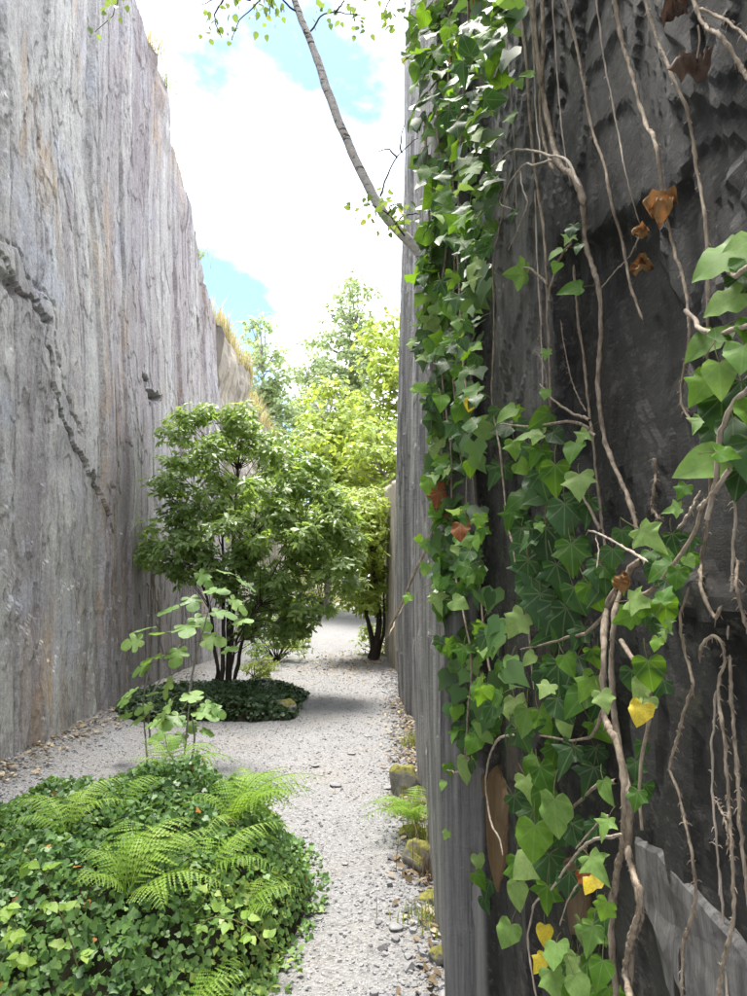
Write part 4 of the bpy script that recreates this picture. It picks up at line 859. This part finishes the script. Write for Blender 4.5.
bramble('bramble shoot stretching right across the large fern', [(185, 930), (215, 918), (245, 925), (270, 950)], 3.05, 3)

# ================================================================== GRASS
def blade_mesh(name, n, spread, hmin, hmax, mat, width=.004, lean=.5, seedpos=None):
    base = rng.normal(size=(n, 3))*[spread, spread, 0] if seedpos is None else seedpos
    h = rng.uniform(hmin, hmax, n); dr = norm(rng.normal(size=(n, 3))*[1, 1, 0]); ln = lean*rng.random(n)
    V = []; wv = np.cross(dr, [0, 0, 1.0])*width
    for s, wd in ((0, 1), (.5, .8), (1, .1)):
        c = base+np.array([0, 0, 1.])*(h*s*(1-.25*ln*s))[:, None]+dr*(h*ln*s*s)[:, None]; V += [c-wv*wd, c+wv*wd]
    V = np.stack(V, 1).reshape(-1, 3); i = (np.arange(n)*6)[:, None]
    Q = np.concatenate([i+[0, 1, 3, 2], i+[2, 3, 5, 4]], 0)
    return make_mesh(name, V, Q, [mat], True, {'rnd': np.repeat(rng.random(n), 6)})
def wall_top_pos(py_y): return np.array([lx(ltop(py_y))-0.02, py_y, ltop(py_y)+.0])
for yv, n, hh, mt, lab in ((9.7, 90, .35, 'grass', 'green tuft at the very top edge of the left wall'), (10.6, 160, .5, 'straw', 'large wispy grass tuft on the left wall rim'), (11.3, 110, .45, 'grass', 'grass tuft jutting from the notch of the left wall rim'), (12.4, 60, .3, 'straw', 'thin straw tuft midway down the left wall rim'), (13.6, 90, .4, 'grass', 'lowest grass tuft on the left wall rim')):
    me = blade_mesh('blades', n, .14, hh*.4, hh, M[mt], .006, 1.0); p = wall_top_pos(yv); i = int(np.argmin(np.abs(wy-yv))); p[0] = WX[i, -1]-.08; p[2] = WZ[i, -1]-.02
    o = link('grass_tuft', me, None, p); tag(o, lab, 'grass tuft', 'tufts on the left wall rim')
k = 9000; ii = rng.integers(0, len(y2), k); bk = rng.random(k)**1.3*1.4
pos = np.stack([X2[ii, -1]-bk+.05, y2[ii]+rng.uniform(-.06, .06, k), Z2[ii, -1]+.3*bk-.03], -1)
o = link('dry_grass', blade_mesh('dry_grass', k, 0, .25, .75, M['straw'], .012, .8, pos)); tag(o, 'straw coloured grass along the rim of the far left wall', 'dry grass', kind='stuff')
for px, py, xx, n, hh, mt, lab in ((414, 748, .40, 120, .2, 'grass', 'green grass clump at the right wall foot beyond the boulders'), (398, 812, .22, 130, .17, 'grass', 'green tuft between the two largest mossy boulders'), (424, 846, .36, 140, .2, 'grass', 'green tuft against the right wall beside the small dense fern'), (434, 925, .30, 170, .1, 'grass', 'tiny green tuft beside the yellow mossed stone'), (428, 880, .33, 90, .28, 'litter', 'dead brown grass clump between boulders and right wall'), (246, 672, -1.75, 120, .22, 'grass', 'light green grass clump at the far corner of the tree bed')):
    p = on_ground(px, py); p[0] = xx; p[2] = float(gz(p[0], p[1])); o = link('grass_tuft', blade_mesh('blades', n, .07, hh*.4, hh, M[mt], .003, .9), None, p); tag(o, lab, 'grass tuft')

# ================================================================== VINES AND IVY ON THE RIGHT WALL
def vine_path(pts, off, n=60, wob=.004, seed=0):
    a = np.array(pts, float); q = at_right(a[:, 0], a[:, 1], off); return smooth_path(q, n, wob, seed)
def vine_tube(P_, r0, r1, seed, rootlets=0.0):
    n = len(P_); rad = .62*np.linspace(r0, r1, n)*(1+.18*vn(np.arange(n)*.5, seed, 0, 6)); rad[0] *= .3; rad[-1] *= .15; parts = [tube(P_, rad, 7, .35, seed)]
    k = int(rootlets*n)
    for i in rng.integers(1, n-1, k):
        d = norm(rng.normal(size=3)+[.3, 0, 0]); l = rng.uniform(.003, .009); parts.append(tube([P_[i], P_[i]+d*l*.6, P_[i]+d*l+[0, 0, -.003]], [.0008, .0006, .0003], 4))
    return join(parts)
def vine(label, strands, mat='vine', seed=0, rootlets=.8):
    first = at_right([strands[0][0][-1][0]], [strands[0][0][-1][1]], strands[0][1])[0]
    o = thing('bare_vine', label, 'vine', tuple(first), 'bare vines hanging over the dark rock')
    for k, (pts, off, w0, w1) in enumerate(strands):
        P_ = vine_path(pts, off, max(30, 10*len(pts)), .0013, seed*5+k); V, Q = vine_tube(P_, w0, w1, seed*5+k, rootlets)
        link('strand', make_mesh('strand', V, Q, [M[mat]]), o)
    return o
vine('thick twisted main vine running the full height of the dark wall', [
    ([(530, -20), (538, 60), (548, 120), (560, 165), (578, 184), (584, 205)], .03, .010, .011), ([(574, 176), (581, 195), (585, 240), (599, 290), (601, 330), (598, 385), (604, 435), (614, 465), (627, 495), (640, 535)], .03, .0085, .006),
    ([(640, 560), (622, 580), (608, 604), (604, 660), (606, 720), (618, 745), (625, 790), (624, 830), (616, 880), (612, 940), (618, 1010)], .05, .008, .008),
    ([(622, 585), (614, 620), (612, 680), (618, 740), (630, 800), (628, 850), (640, 900), (630, 950), (632, 1010)], .045, .006, .009), ([(628, 845), (632, 870), (640, 890), (634, 930), (626, 975), (632, 1010)], .055, .006, .007)], 'vine', 1, 1.6)
vine('paired vine strands left of the thick main vine', [([(515, -20), (526, 60), (530, 120), (536, 180), (545, 240), (547, 300), (549, 360), (551, 420)], .025, .006, .0045), ([(541, -20), (543, 60), (540, 100), (546, 150), (553, 170)], .035, .007, .006), ([(540, 290), (541, 330), (536, 345), (546, 375), (548, 400)], .03, .0025, .002)], 'vine', 2)
vine('straight spiny vine right of the thick main vine, ending mid wall', [([(560, -20), (575, 40), (584, 85), (592, 130), (604, 165), (612, 205), (622, 240), (631, 288), (643, 320)], .02, .0052, .004)], 'vine', 3)
vine('stout brown vine behind the orange dead leaves', [([(612, -20), (618, 20), (632, 75), (645, 120), (658, 155), (663, 195), (672, 240), (684, 285), (689, 335), (684, 370), (681, 400), (692, 425)], .018, .0056, .003)], 'vine', 4)
vine('long thin vine curving down beside the hanging withered leaf', [([(640, -20), (652, 25), (672, 75), (690, 120), (697, 170), (706, 225), (708, 300), (708, 370), (711, 440), (708, 520), (702, 560), (706, 600), (715, 618), (722, 605)], .015, .0035, .0035)], 'vine', 5)
vine('dark vine arching into the top right corner', [([(688, -20), (702, 22), (726, 42), (738, 62), (760, 95)], .02, .0040, .0035), ([(700, 8), (722, 18), (755, 45)], .03, .0026, .0022)], 'vine', 6)
vine('slim vine joining the main vine from its left', [([(574, 265), (577, 310), (584, 360), (589, 410), (594, 450), (598, 490), (604, 540), (612, 570)], .02, .0045, .0045), ([(560, 320), (566, 355), (575, 390), (586, 412)], .015, .002, .002)], 'vine', 7)
vine('kinked thin vine hanging over the smooth slab at lower right', [([(688, 588), (681, 615), (684, 650), (693, 685), (683, 715), (676, 745), (670, 765), (680, 800), (690, 845), (695, 895), (690, 920), (683, 945), (682, 1010)], .018, .0032, .0028)], 'vine', 8)
vine('hooked vine looping beside the right edge of the picture', [([(700, 660), (702, 645), (712, 636), (722, 645), (724, 662), (719, 685), (724, 740), (728, 790), (732, 850), (733, 920), (724, 960), (716, 1010)], .018, .0030, .0032), ([(716, 800), (726, 825), (729, 850)], .018, .0018, .0018)], 'vine', 9)
vine('frayed upright vine along the lower right edge', [([(729, 655), (733, 720), (736, 760), (739, 810), (745, 870), (752, 930)], .012, .0035, .0032), ([(738, 560), (737, 590), (745, 620), (755, 640)], .015, .0030, .0028)], 'vine', 10)
vine('pale branching rootlets spreading left from the main vine', [([(580, 186), (566, 160), (550, 156), (530, 150), (514, 150), (498, 162), (486, 172), (478, 186)], .05, .0048, .003), ([(552, 160), (535, 165), (518, 172), (508, 186), (502, 215), (494, 250)], .06, .0042, .003), ([(520, 170), (523, 190), (527, 203), (518, 228), (508, 250)], .06, .003, .002), ([(505, 186), (500, 200), (512, 209)], .07, .0022, .0015)], 'root', 11, .1)
vine('grey stem arching at lower centre between the ivy leaves', [([(622, 835), (600, 838), (580, 850), (566, 868), (552, 890), (532, 915), (528, 945), (534, 985), (538, 1010)], .06, .0035, .0042), ([(608, 815), (592, 830), (575, 850)], .06, .0025, .0025), ([(580, 880), (566, 905), (560, 925)], .05, .0025, .0025)], 'root', 12, .1)
vine('pale curved stem hanging beside the rust brown wedge', [([(515, 735), (500, 738), (489, 760), (486, 790), (492, 825), (501, 845), (503, 856)], .06, .0055, .0045)], 'root', 13, .05)
vine('bundle of hair-thin straight stems at the top left of the dark wall', [([(503, -20), (508, 60), (514, 140), (517, 230)], .03, .0035, .002), ([(552, -20), (556, 60), (562, 130), (570, 185)], .02, .0028, .002), ([(535, 190), (537, 260), (541, 330), (543, 400)], .03, .003, .0022), ([(526, -20), (533, 40), (536, 110), (541, 160)], .035, .0035, .003)], 'root', 18, .1)
vine('thin straight pale stem left of the orange dead leaves', [([(594, -20), (604, 60), (618, 130), (632, 200), (640, 225)], .015, .0024, .0018), ([(640, 235), (630, 255), (612, 275), (598, 292)], .015, .0024, .002)], 'root', 19, .1)
vine('long thin stem dropping down the smooth slab near the right edge', [([(736, 480), (733, 560), (728, 640)], .012, .0026, .0024), ([(716, 690), (712, 760), (716, 840), (722, 900), (728, 1010)], .012, .0022, .002)], 'root', 20, .3)
vine('ragged broken vine stub in the dark hollow', [([(654, 458), (656, 470), (654, 490), (652, 505), (660, 520)], .018, .0045, .0035)], 'vine', 14, 3)
vine('slanting grey twig crossing in front of the main vine', [([(588, 530), (600, 534), (625, 548), (648, 562)], .07, .0026, .003), ([(596, 535), (598, 560), (597, 568)], .07, .002, .0015), ([(675, 535), (690, 512), (700, 490)], .04, .0035, .0025)], 'root', 15, .2)
vine('thin brown stem threading down through the leaf curtain', [([(493, 260), (494, 330), (492, 400), (500, 450), (506, 510), (515, 560), (530, 640), (534, 690)], .05, .005, .004), ([(470, 250), (474, 330), (470, 420), (476, 520), (485, 640), (500, 720)], .05, .006, .005), ([(446, 0), (450, 120), (455, 240), (452, 350), (462, 470)], .09, .008, .006)], 'vine', 16, .4)

IVM = {}
for key in ('ivy', 'ivydark', 'ivylight', 'ivyyellow', 'ivybrown'):
    IVM[key] = [petiole_leaf_mesh('ivy_leaf', t_, [M[key], M['stem']], .7, .016) for t_ in IVY]
LABEL = {'ivyyellow': 'yellowing ivy leaf', 'ivybrown': 'dead orange-brown ivy leaf'}
def ivy_leaf(parent, px, py, size, key, off, facing=None, tip=None, spread=.35, var=None):
    pos = at_right([px], [py], off)[0]; d = pos[1]
    nr = norm(np.array([-.62, -.62, .48]) if facing is None else np.array(facing, float)); nr = norm(nr+spread*rng.normal(size=3))
    tp = norm(np.array([-.1, -.1, -1.0]) if tip is None else np.array(tip, float)); tp = tp + spread*1.3*rng.normal(size=3)
    o = place_leaf(IVM[key][rng.integers(0, 4) if var is None else var], parent, pos - tp/np.linalg.norm(tp)*size/F*d*.45, nr, tp, size/F*d)
    if key in LABEL: o['label'] = LABEL[key]
    return o
def pick(wts): ks = list(wts); p = np.array([wts[k] for k in ks], float); return ks[rng.choice(len(ks), p=p/p.sum())]
def ivy_thing(label, base): return thing('climbing_ivy', label, 'ivy', tuple(at_right([base[0]], [base[1]], .02)[0]))

# --- curtain over the outer edge of the wall
iv1 = ivy_thing('dense curtain of bright ivy leaves hanging down the outer edge of the right wall', (455, 700))
regA = [([(414, -20), (470, -20), (478, 60), (474, 150), (470, 230), (430, 240), (418, 190), (414, 120)], 84, (18, 29), (.14, .24), {'ivy': 6, 'ivydark': 3, 'ivylight': 1.5, 'ivybrown': .08}),
        ([(470, -20), (524, -20), (512, 60), (498, 120), (494, 200), (470, 240)], 36, (17, 28), (.08, .15), {'ivy': 5, 'ivydark': 3, 'ivylight': 1.2, 'ivybrown': .15, 'ivyyellow': .2}),
        ([(420, 225), (490, 220), (484, 330), (474, 420), (425, 420), (416, 340)], 84, (14, 24), (.10, .20), {'ivy': 5, 'ivydark': 4, 'ivylight': 1.2, 'ivybrown': .08}),
        ([(425, 400), (474, 400), (480, 500), (486, 570), (440, 600), (432, 520)], 54, (12, 22), (.08, .17), {'ivy': 4, 'ivydark': 4, 'ivylight': 1.3, 'ivybrown': .25}),
        ([(436, 570), (486, 560), (510, 640), (500, 720), (470, 770), (446, 720)], 40, (13, 22), (.07, .14), {'ivy': 5, 'ivydark': 2, 'ivylight': 1.5})]
for poly, n, sz, of, wts in regA:
    for (px, py) in sample_poly(n, poly):
        ivy_leaf(iv1, px, py, rng.uniform(*sz), pick(wts), rng.uniform(*of), (-.6, -.7, .45), None, .42)
for px, py, s, key in ((452, 30, 26, 'ivy'), (436, 20, 26, 'ivy'), (430, 64, 24, 'ivylight'), (465, 55, 30, 'ivy'), (448, 95, 26, 'ivy'), (422, 160, 28, 'ivydark'), (430, 180, 26, 'ivydark'), (440, 312, 20, 'ivylight'), (455, 365, 20, 'ivylight'), (424, 270, 14, 'ivylight'), (413, 345, 14, 'ivylight'), (440, 500, 20, 'ivybrown'), (443, 515, 16, 'ivybrown'), (442, 485, 18, 'ivybrown'), (418, 540, 12, 'ivy'), (428, 545, 14, 'ivylight'), (408, 600, 12, 'ivy'), (425, 570, 13, 'ivylight'), (470, 405, 14, 'ivyyellow'), (452, 45, 14, 'ivyyellow'), (456, 60, 18, 'ivybrown'), (477, 535, 14, 'ivylight'), (465, 770, 26, 'ivylight'), (449, 770, 12, 'ivy'), (447, 834, 9, 'ivylight'), (443, 786, 10, 'ivylight')):
    ivy_leaf(iv1, px, py, s, key, .12, (-.5, -.75, .45), None, .3)

bk = []
for poly, n, sz, of, wts in regA:
    q = sample_poly(int(n*1.6), poly); bk.append(at_right(q[:, 0], q[:, 1], rng.uniform(.03, .12, len(q))))
bk = np.vstack(bk); n = len(bk)
bl = link('leaf_backing', scatter_mesh('leaf_backing', *IVYS, frames(norm(np.array([-.6, -.65, .4])+.5*rng.normal(size=(n, 3))), np.array([0, 0, -1.])+.5*rng.normal(size=(n, 3))), bk, rng.uniform(.05, .085, n), M['groundivy'], rng.uniform(0, .6, n)), iv1); bl['kind'] = 'stuff'
# --- middle growth around the main vine
iv2 = ivy_thing('large-leaved ivy growing around the main vine in the middle of the dark wall', (580, 900))
explicit = [(480, 425, 38, 'ivylight', (-1, -.2, -.15)), (505, 412, 30, 'ivylight', (-.9, 0, -.3)), (540, 420, 34, 'ivy', (-1, .3, -.3)), (530, 438, 36, 'ivylight', (-.8, .1, -.5)), (560, 440, 30, 'ivydark', (.3, 0, -1)), (500, 440, 26, 'ivydark', None),
    (555, 480, 42, 'ivy', None), (580, 488, 40, 'ivylight', None), (535, 490, 40, 'ivydark', None), (520, 505, 34, 'ivy', (-.6, 0, -1)), (565, 520, 44, 'ivydark', None), (545, 545, 48, 'ivydark', None), (530, 575, 44, 'ivydark', None), (560, 580, 46, 'ivydark', None), (575, 555, 44, 'ivydark', None), (540, 610, 44, 'ivydark', None), (565, 625, 46, 'ivydark', None), (580, 600, 40, 'ivydark', None), (520, 540, 34, 'ivydark', None), (510, 520, 30, 'ivy', None),
    (575, 455, 34, 'ivy', None), (582, 440, 26, 'ivylight', None), (515, 625, 36, 'ivylight', (-.1, 0, -1)), (540, 528, 14, 'ivylight', None), (650, 540, 40, 'ivylight', (.6, 0, -1)), (622, 540, 26, 'ivydark', None), (612, 560, 30, 'ivydark', None), (605, 580, 32, 'ivydark', None), (660, 572, 36, 'ivy', (-1, 0, -.4)), (676, 578, 26, 'ivy', None), (640, 605, 34, 'ivylight', (.9, 0, -.6)), (624, 618, 30, 'ivy', (-.6, 0, -.8)), (668, 600, 28, 'ivy', (1, 0, -.2)), (672, 510, 22, 'ivylight', (-1, .2, -.4)), (682, 492, 22, 'ivy', None), (690, 545, 24, 'ivydark', None), (690, 562, 16, 'ivylight', None), (655, 625, 22, 'ivydark', None), (668, 622, 14, 'ivylight', None), (665, 635, 14, 'ivylight', None), (657, 645, 18, 'ivy', None),
    (650, 675, 38, 'ivy', (.3, 0, -1)), (632, 680, 28, 'ivydark', None), (640, 690, 30, 'ivylight', None), (658, 690, 30, 'ivydark', None), (640, 715, 28, 'ivyyellow', (-.6, 0, -1)), (648, 706, 22, 'ivylight', None), (578, 705, 42, 'ivy', None), (560, 680, 44, 'ivydark', None), (598, 690, 34, 'ivydark', None), (604, 702, 26, 'ivylight', None), (525, 722, 36, 'ivylight', (-.3, 0, -1)), (510, 665, 26, 'ivylight', None), (531, 660, 22, 'ivylight', None), (500, 690, 22, 'ivylight', None), (545, 690, 24, 'ivylight', None), (552, 735, 34, 'ivydark', None), (480, 690, 18, 'ivy', None), (475, 668, 20, 'ivylight', None), (465, 640, 20, 'ivy', None), (545, 780, 34, 'ivy', None), (528, 790, 32, 'ivylight', None), (560, 815, 46, 'ivylight', (.1, 0, -1)), (575, 760, 40, 'ivydark', None), (590, 780, 38, 'ivydark', None), (535, 840, 42, 'ivy', None), (525, 865, 38, 'ivylight', (-1, 0, -.5)), (550, 870, 38, 'ivydark', None), (520, 895, 32, 'ivylight', None), (545, 900, 34, 'ivy', None), (508, 935, 28, 'ivylight', (-.6, 0, -.8)), (585, 872, 28, 'ivydark', None), (598, 868, 34, 'ivylight', (.5, 0, -.6)), (595, 885, 26, 'ivyyellow', None), (588, 880, 22, 'ivybrown', None), (545, 936, 24, 'ivyyellow', None), (539, 965, 22, 'ivyyellow', None), (560, 958, 32, 'ivylight', None), (590, 940, 34, 'ivylight', None), (575, 968, 30, 'ivylight', None), (600, 975, 34, 'ivy', None), (555, 985, 32, 'ivylight', None), (580, 992, 34, 'ivylight', None), (605, 910, 26, 'ivy', None), (612, 790, 30, 'ivylight', None), (605, 828, 26, 'ivylight', None), (636, 770, 24, 'ivydark', None), (645, 795, 26, 'ivydark', None), (638, 800, 24, 'ivy', None), (640, 750, 22, 'ivydark', None),
    (478, 862, 16, 'ivylight', None), (476, 880, 22, 'ivy', None), (488, 890, 24, 'ivydark', None), (484, 905, 20, 'ivydark', None)]
for px, py, s, key, tp in explicit:
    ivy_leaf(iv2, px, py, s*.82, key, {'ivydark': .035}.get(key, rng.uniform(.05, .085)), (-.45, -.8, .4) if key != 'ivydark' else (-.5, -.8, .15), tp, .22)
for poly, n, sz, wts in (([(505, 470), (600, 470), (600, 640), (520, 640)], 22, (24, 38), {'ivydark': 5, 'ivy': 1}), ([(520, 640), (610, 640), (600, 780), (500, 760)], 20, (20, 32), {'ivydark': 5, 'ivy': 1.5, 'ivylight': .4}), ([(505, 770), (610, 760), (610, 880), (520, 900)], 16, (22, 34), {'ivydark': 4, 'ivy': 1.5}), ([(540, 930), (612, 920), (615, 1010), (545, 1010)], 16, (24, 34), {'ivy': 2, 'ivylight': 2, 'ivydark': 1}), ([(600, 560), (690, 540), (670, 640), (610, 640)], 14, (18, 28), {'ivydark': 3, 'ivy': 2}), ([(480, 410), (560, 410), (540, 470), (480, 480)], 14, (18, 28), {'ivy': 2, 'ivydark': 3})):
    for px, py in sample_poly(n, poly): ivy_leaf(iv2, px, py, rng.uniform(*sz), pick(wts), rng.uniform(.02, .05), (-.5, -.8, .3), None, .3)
for px, py, s, key, tp in ((515, 272, 30, 'ivylight', (-1, -.3, -.1)), (556, 250, 20, 'ivylight', (-.9, 0, -.4)), (570, 288, 26, 'ivy', (-1, 0, .2)), (556, 268, 16, 'ivy', None), (572, 232, 16, 'ivydark', None), (578, 248, 14, 'ivydark', None), (568, 240, 16, 'ivylight', None), (527, 72, 16, 'ivy', (-1, 0, .5)), (520, 85, 14, 'ivylight', None), (512, 215, 14, 'ivydark', None), (546, 355, 12, 'ivylight', None), (545, 395, 12, 'ivylight', None), (512, 120, 18, 'ivy', None)):
    ivy_leaf(iv2, px, py, s, key, .07, (-.3, -.85, .4), tp, .18)
# --- growth entering from the right edge
iv3 = ivy_thing('glossy ivy spray entering from the right edge of the picture', (740, 420))
for px, py, s, key, tp, off in ((716, 262, 58, 'ivylight', (-1, .2, -.35), .06), (745, 240, 44, 'ivylight', (-.9, 0, .1), .06), (722, 300, 44, 'ivylight', (-1, .1, -.15), .06), (700, 345, 42, 'ivylight', (-1, 0, -.6), .05), (725, 330, 34, 'ivy', (.4, 0, 1), .05), (702, 385, 44, 'ivy', (-.6, 0, -1), .05), (720, 380, 44, 'ivylight', (-.2, 0, -1), .06), (742, 360, 40, 'ivylight', None, .06), (750, 330, 36, 'ivy', None, .04), (700, 465, 56, 'ivylight', (-1, .1, -.2), .06), (728, 455, 26, 'ivy', (.8, 0, -.3), .06), (722, 415, 48, 'ivydark', None, .03), (742, 400, 48, 'ivydark', None, .03), (735, 435, 46, 'ivydark', None, .03), (750, 460, 48, 'ivydark', None, .03), (715, 440, 40, 'ivydark', None, .02), (698, 425, 24, 'ivylight', (-.5, 0, -1), .04), (745, 290, 40, 'ivydark', None, .03), (738, 485, 36, 'ivydark', None, .02), (755, 420, 44, 'ivy', None, .04), (748, 270, 36, 'ivy', None, .04)):
    ivy_leaf(iv3, px, py, s*.92, key, off, (-.35, -.8, .5) if key != 'ivydark' else (-.5, -.7, .3), tp, .15)
for k, pts in enumerate(([(688, 310), (700, 328), (715, 333), (735, 330), (765, 322)], [(765, 380), (735, 400), (722, 430), (716, 480), (708, 520)], [(765, 250), (735, 275), (722, 262)], [(700, 508), (716, 490), (728, 470)])):
    P_ = vine_path(pts, .05, 24, .002, k); V, Q = tube(P_, .0028, 6, .2, k); link('stem', make_mesh('stem', V, Q, [M['root']]), iv3)
for k, pts in enumerate(([(598, 436), (570, 422), (540, 425), (500, 424)], [(590, 420), (560, 405), (540, 385)], [(600, 530), (585, 500), (570, 480)], [(620, 590), (600, 620), (560, 640), (520, 650)], [(610, 700), (580, 740), (540, 735)], [(616, 780), (580, 800), (550, 840), (530, 870)], [(630, 600), (655, 585), (690, 540), (705, 500)], [(620, 640), (650, 700), (640, 760), (640, 830)], [(612, 900), (590, 940), (570, 990)], [(548, 300), (556, 270), (572, 240)], [(548, 285), (535, 272), (520, 268)])):
    P_ = vine_path(pts, .045, 24, .003, k); V, Q = tube(P_, np.linspace(.0035, .0022, 24), 6, .2, k); link('stem', make_mesh('stem', V, Q, [M['vine']]), iv2)
for k, pts in enumerate(([(440, 0), (438, 120), (446, 240), (440, 330), (450, 450), (455, 560), (470, 660), (465, 760)], [(470, 0), (462, 120), (458, 220), (462, 330), (470, 430), (466, 520)], [(425, 120), (430, 240), (432, 340), (446, 430)], [(440, 480), (430, 540), (412, 580), (406, 600)], [(470, 740), (462, 770), (447, 772)])):
    P_ = vine_path(pts, .10, 40, .008, k); V, Q = tube(P_, np.linspace(.006, .003, 40), 6, .2, k); link('stem', make_mesh('stem', V, Q, [M['vine']]), iv1)

# --- dead leaves caught on the wall
def dead(label, px, py, size, key, seed, off=.03):
    p = at_right([px], [py], off)[0]; s = size/F*p[1]; r = np.random.default_rng(seed)
    tv, tf = IVY[seed % 4]; u = np.linspace(-1, 1, 2)
    # crumple the blade: finer grid over the outline
    V = []; nn = 13
    th = np.linspace(0, 2*math.pi, 18, endpoint=False); out = 0.45*(1+.13*np.cos(3*th+seed)+.10*r.normal(size=18))
    for rr_ in np.linspace(0, 1, 6)[1:]: V += [(math.cos(t_)*o_*rr_, math.sin(t_)*o_*rr_, 0) for t_, o_ in zip(th, out)]
    V = np.array([(0, 0, 0)]+V); V[:, 2] = .42*fbm(V[:, 0]*7+seed, V[:, 1]*7, 0, seed, 3)+.75*(V[:, 0]**2)*(1 if seed % 2 else -1)
    Fq = [(0, 1+i, 1+(i+1) % 18) for i in range(18)]
    for a in range(4):
        for i in range(18): b = 1+a*18; Fq.append((b+i, b+18+i, b+18+(i+1) % 18, b+(i+1) % 18))
    Rm = frames(norm(np.array([[-.4, -.85, .2]])), np.array([[0, 0, 1.0]]))[0]; V = (V*s)@Rm.T + p
    o = link('dead_leaf', make_mesh('dead_leaf', V, Fq, [M[key]], True)); tag(o, label, 'dead leaf', 'withered leaves on the dark wall'); return o
dead('dark withered curled leaf hanging at upper right of the dark wall', 694, 66, 42, 'deadleaf', 3)
dead('dark shrivelled leaf at the very top right of the dark wall', 675, 6, 30, 'deadleaf', 4)
dead('cluster-like orange dead leaf caught on the stout brown vine', 662, 208, 36, 'ivybrown', 5)
dead('small orange dead leaf left of the stout brown vine', 641, 230, 20, 'ivybrown', 10)
dead('curled bright orange leaf hanging on its own in the dark hollow', 641, 264, 24, 'ivybrown', 8)
dead('tiny orange dead leaf beside the thick vine fork', 622, 582, 20, 'ivybrown', 9, .07)
P_ = vine_path([(698, 25), (699, 40), (697, 58)], .03, 10, .001, 1); V, Q = tube(P_, .0012, 5); o = link('leaf_twig', make_mesh('leaf_twig', V, Q, [M['root']])); tag(o, 'thin twig from which the dark curled leaf hangs', 'twig')
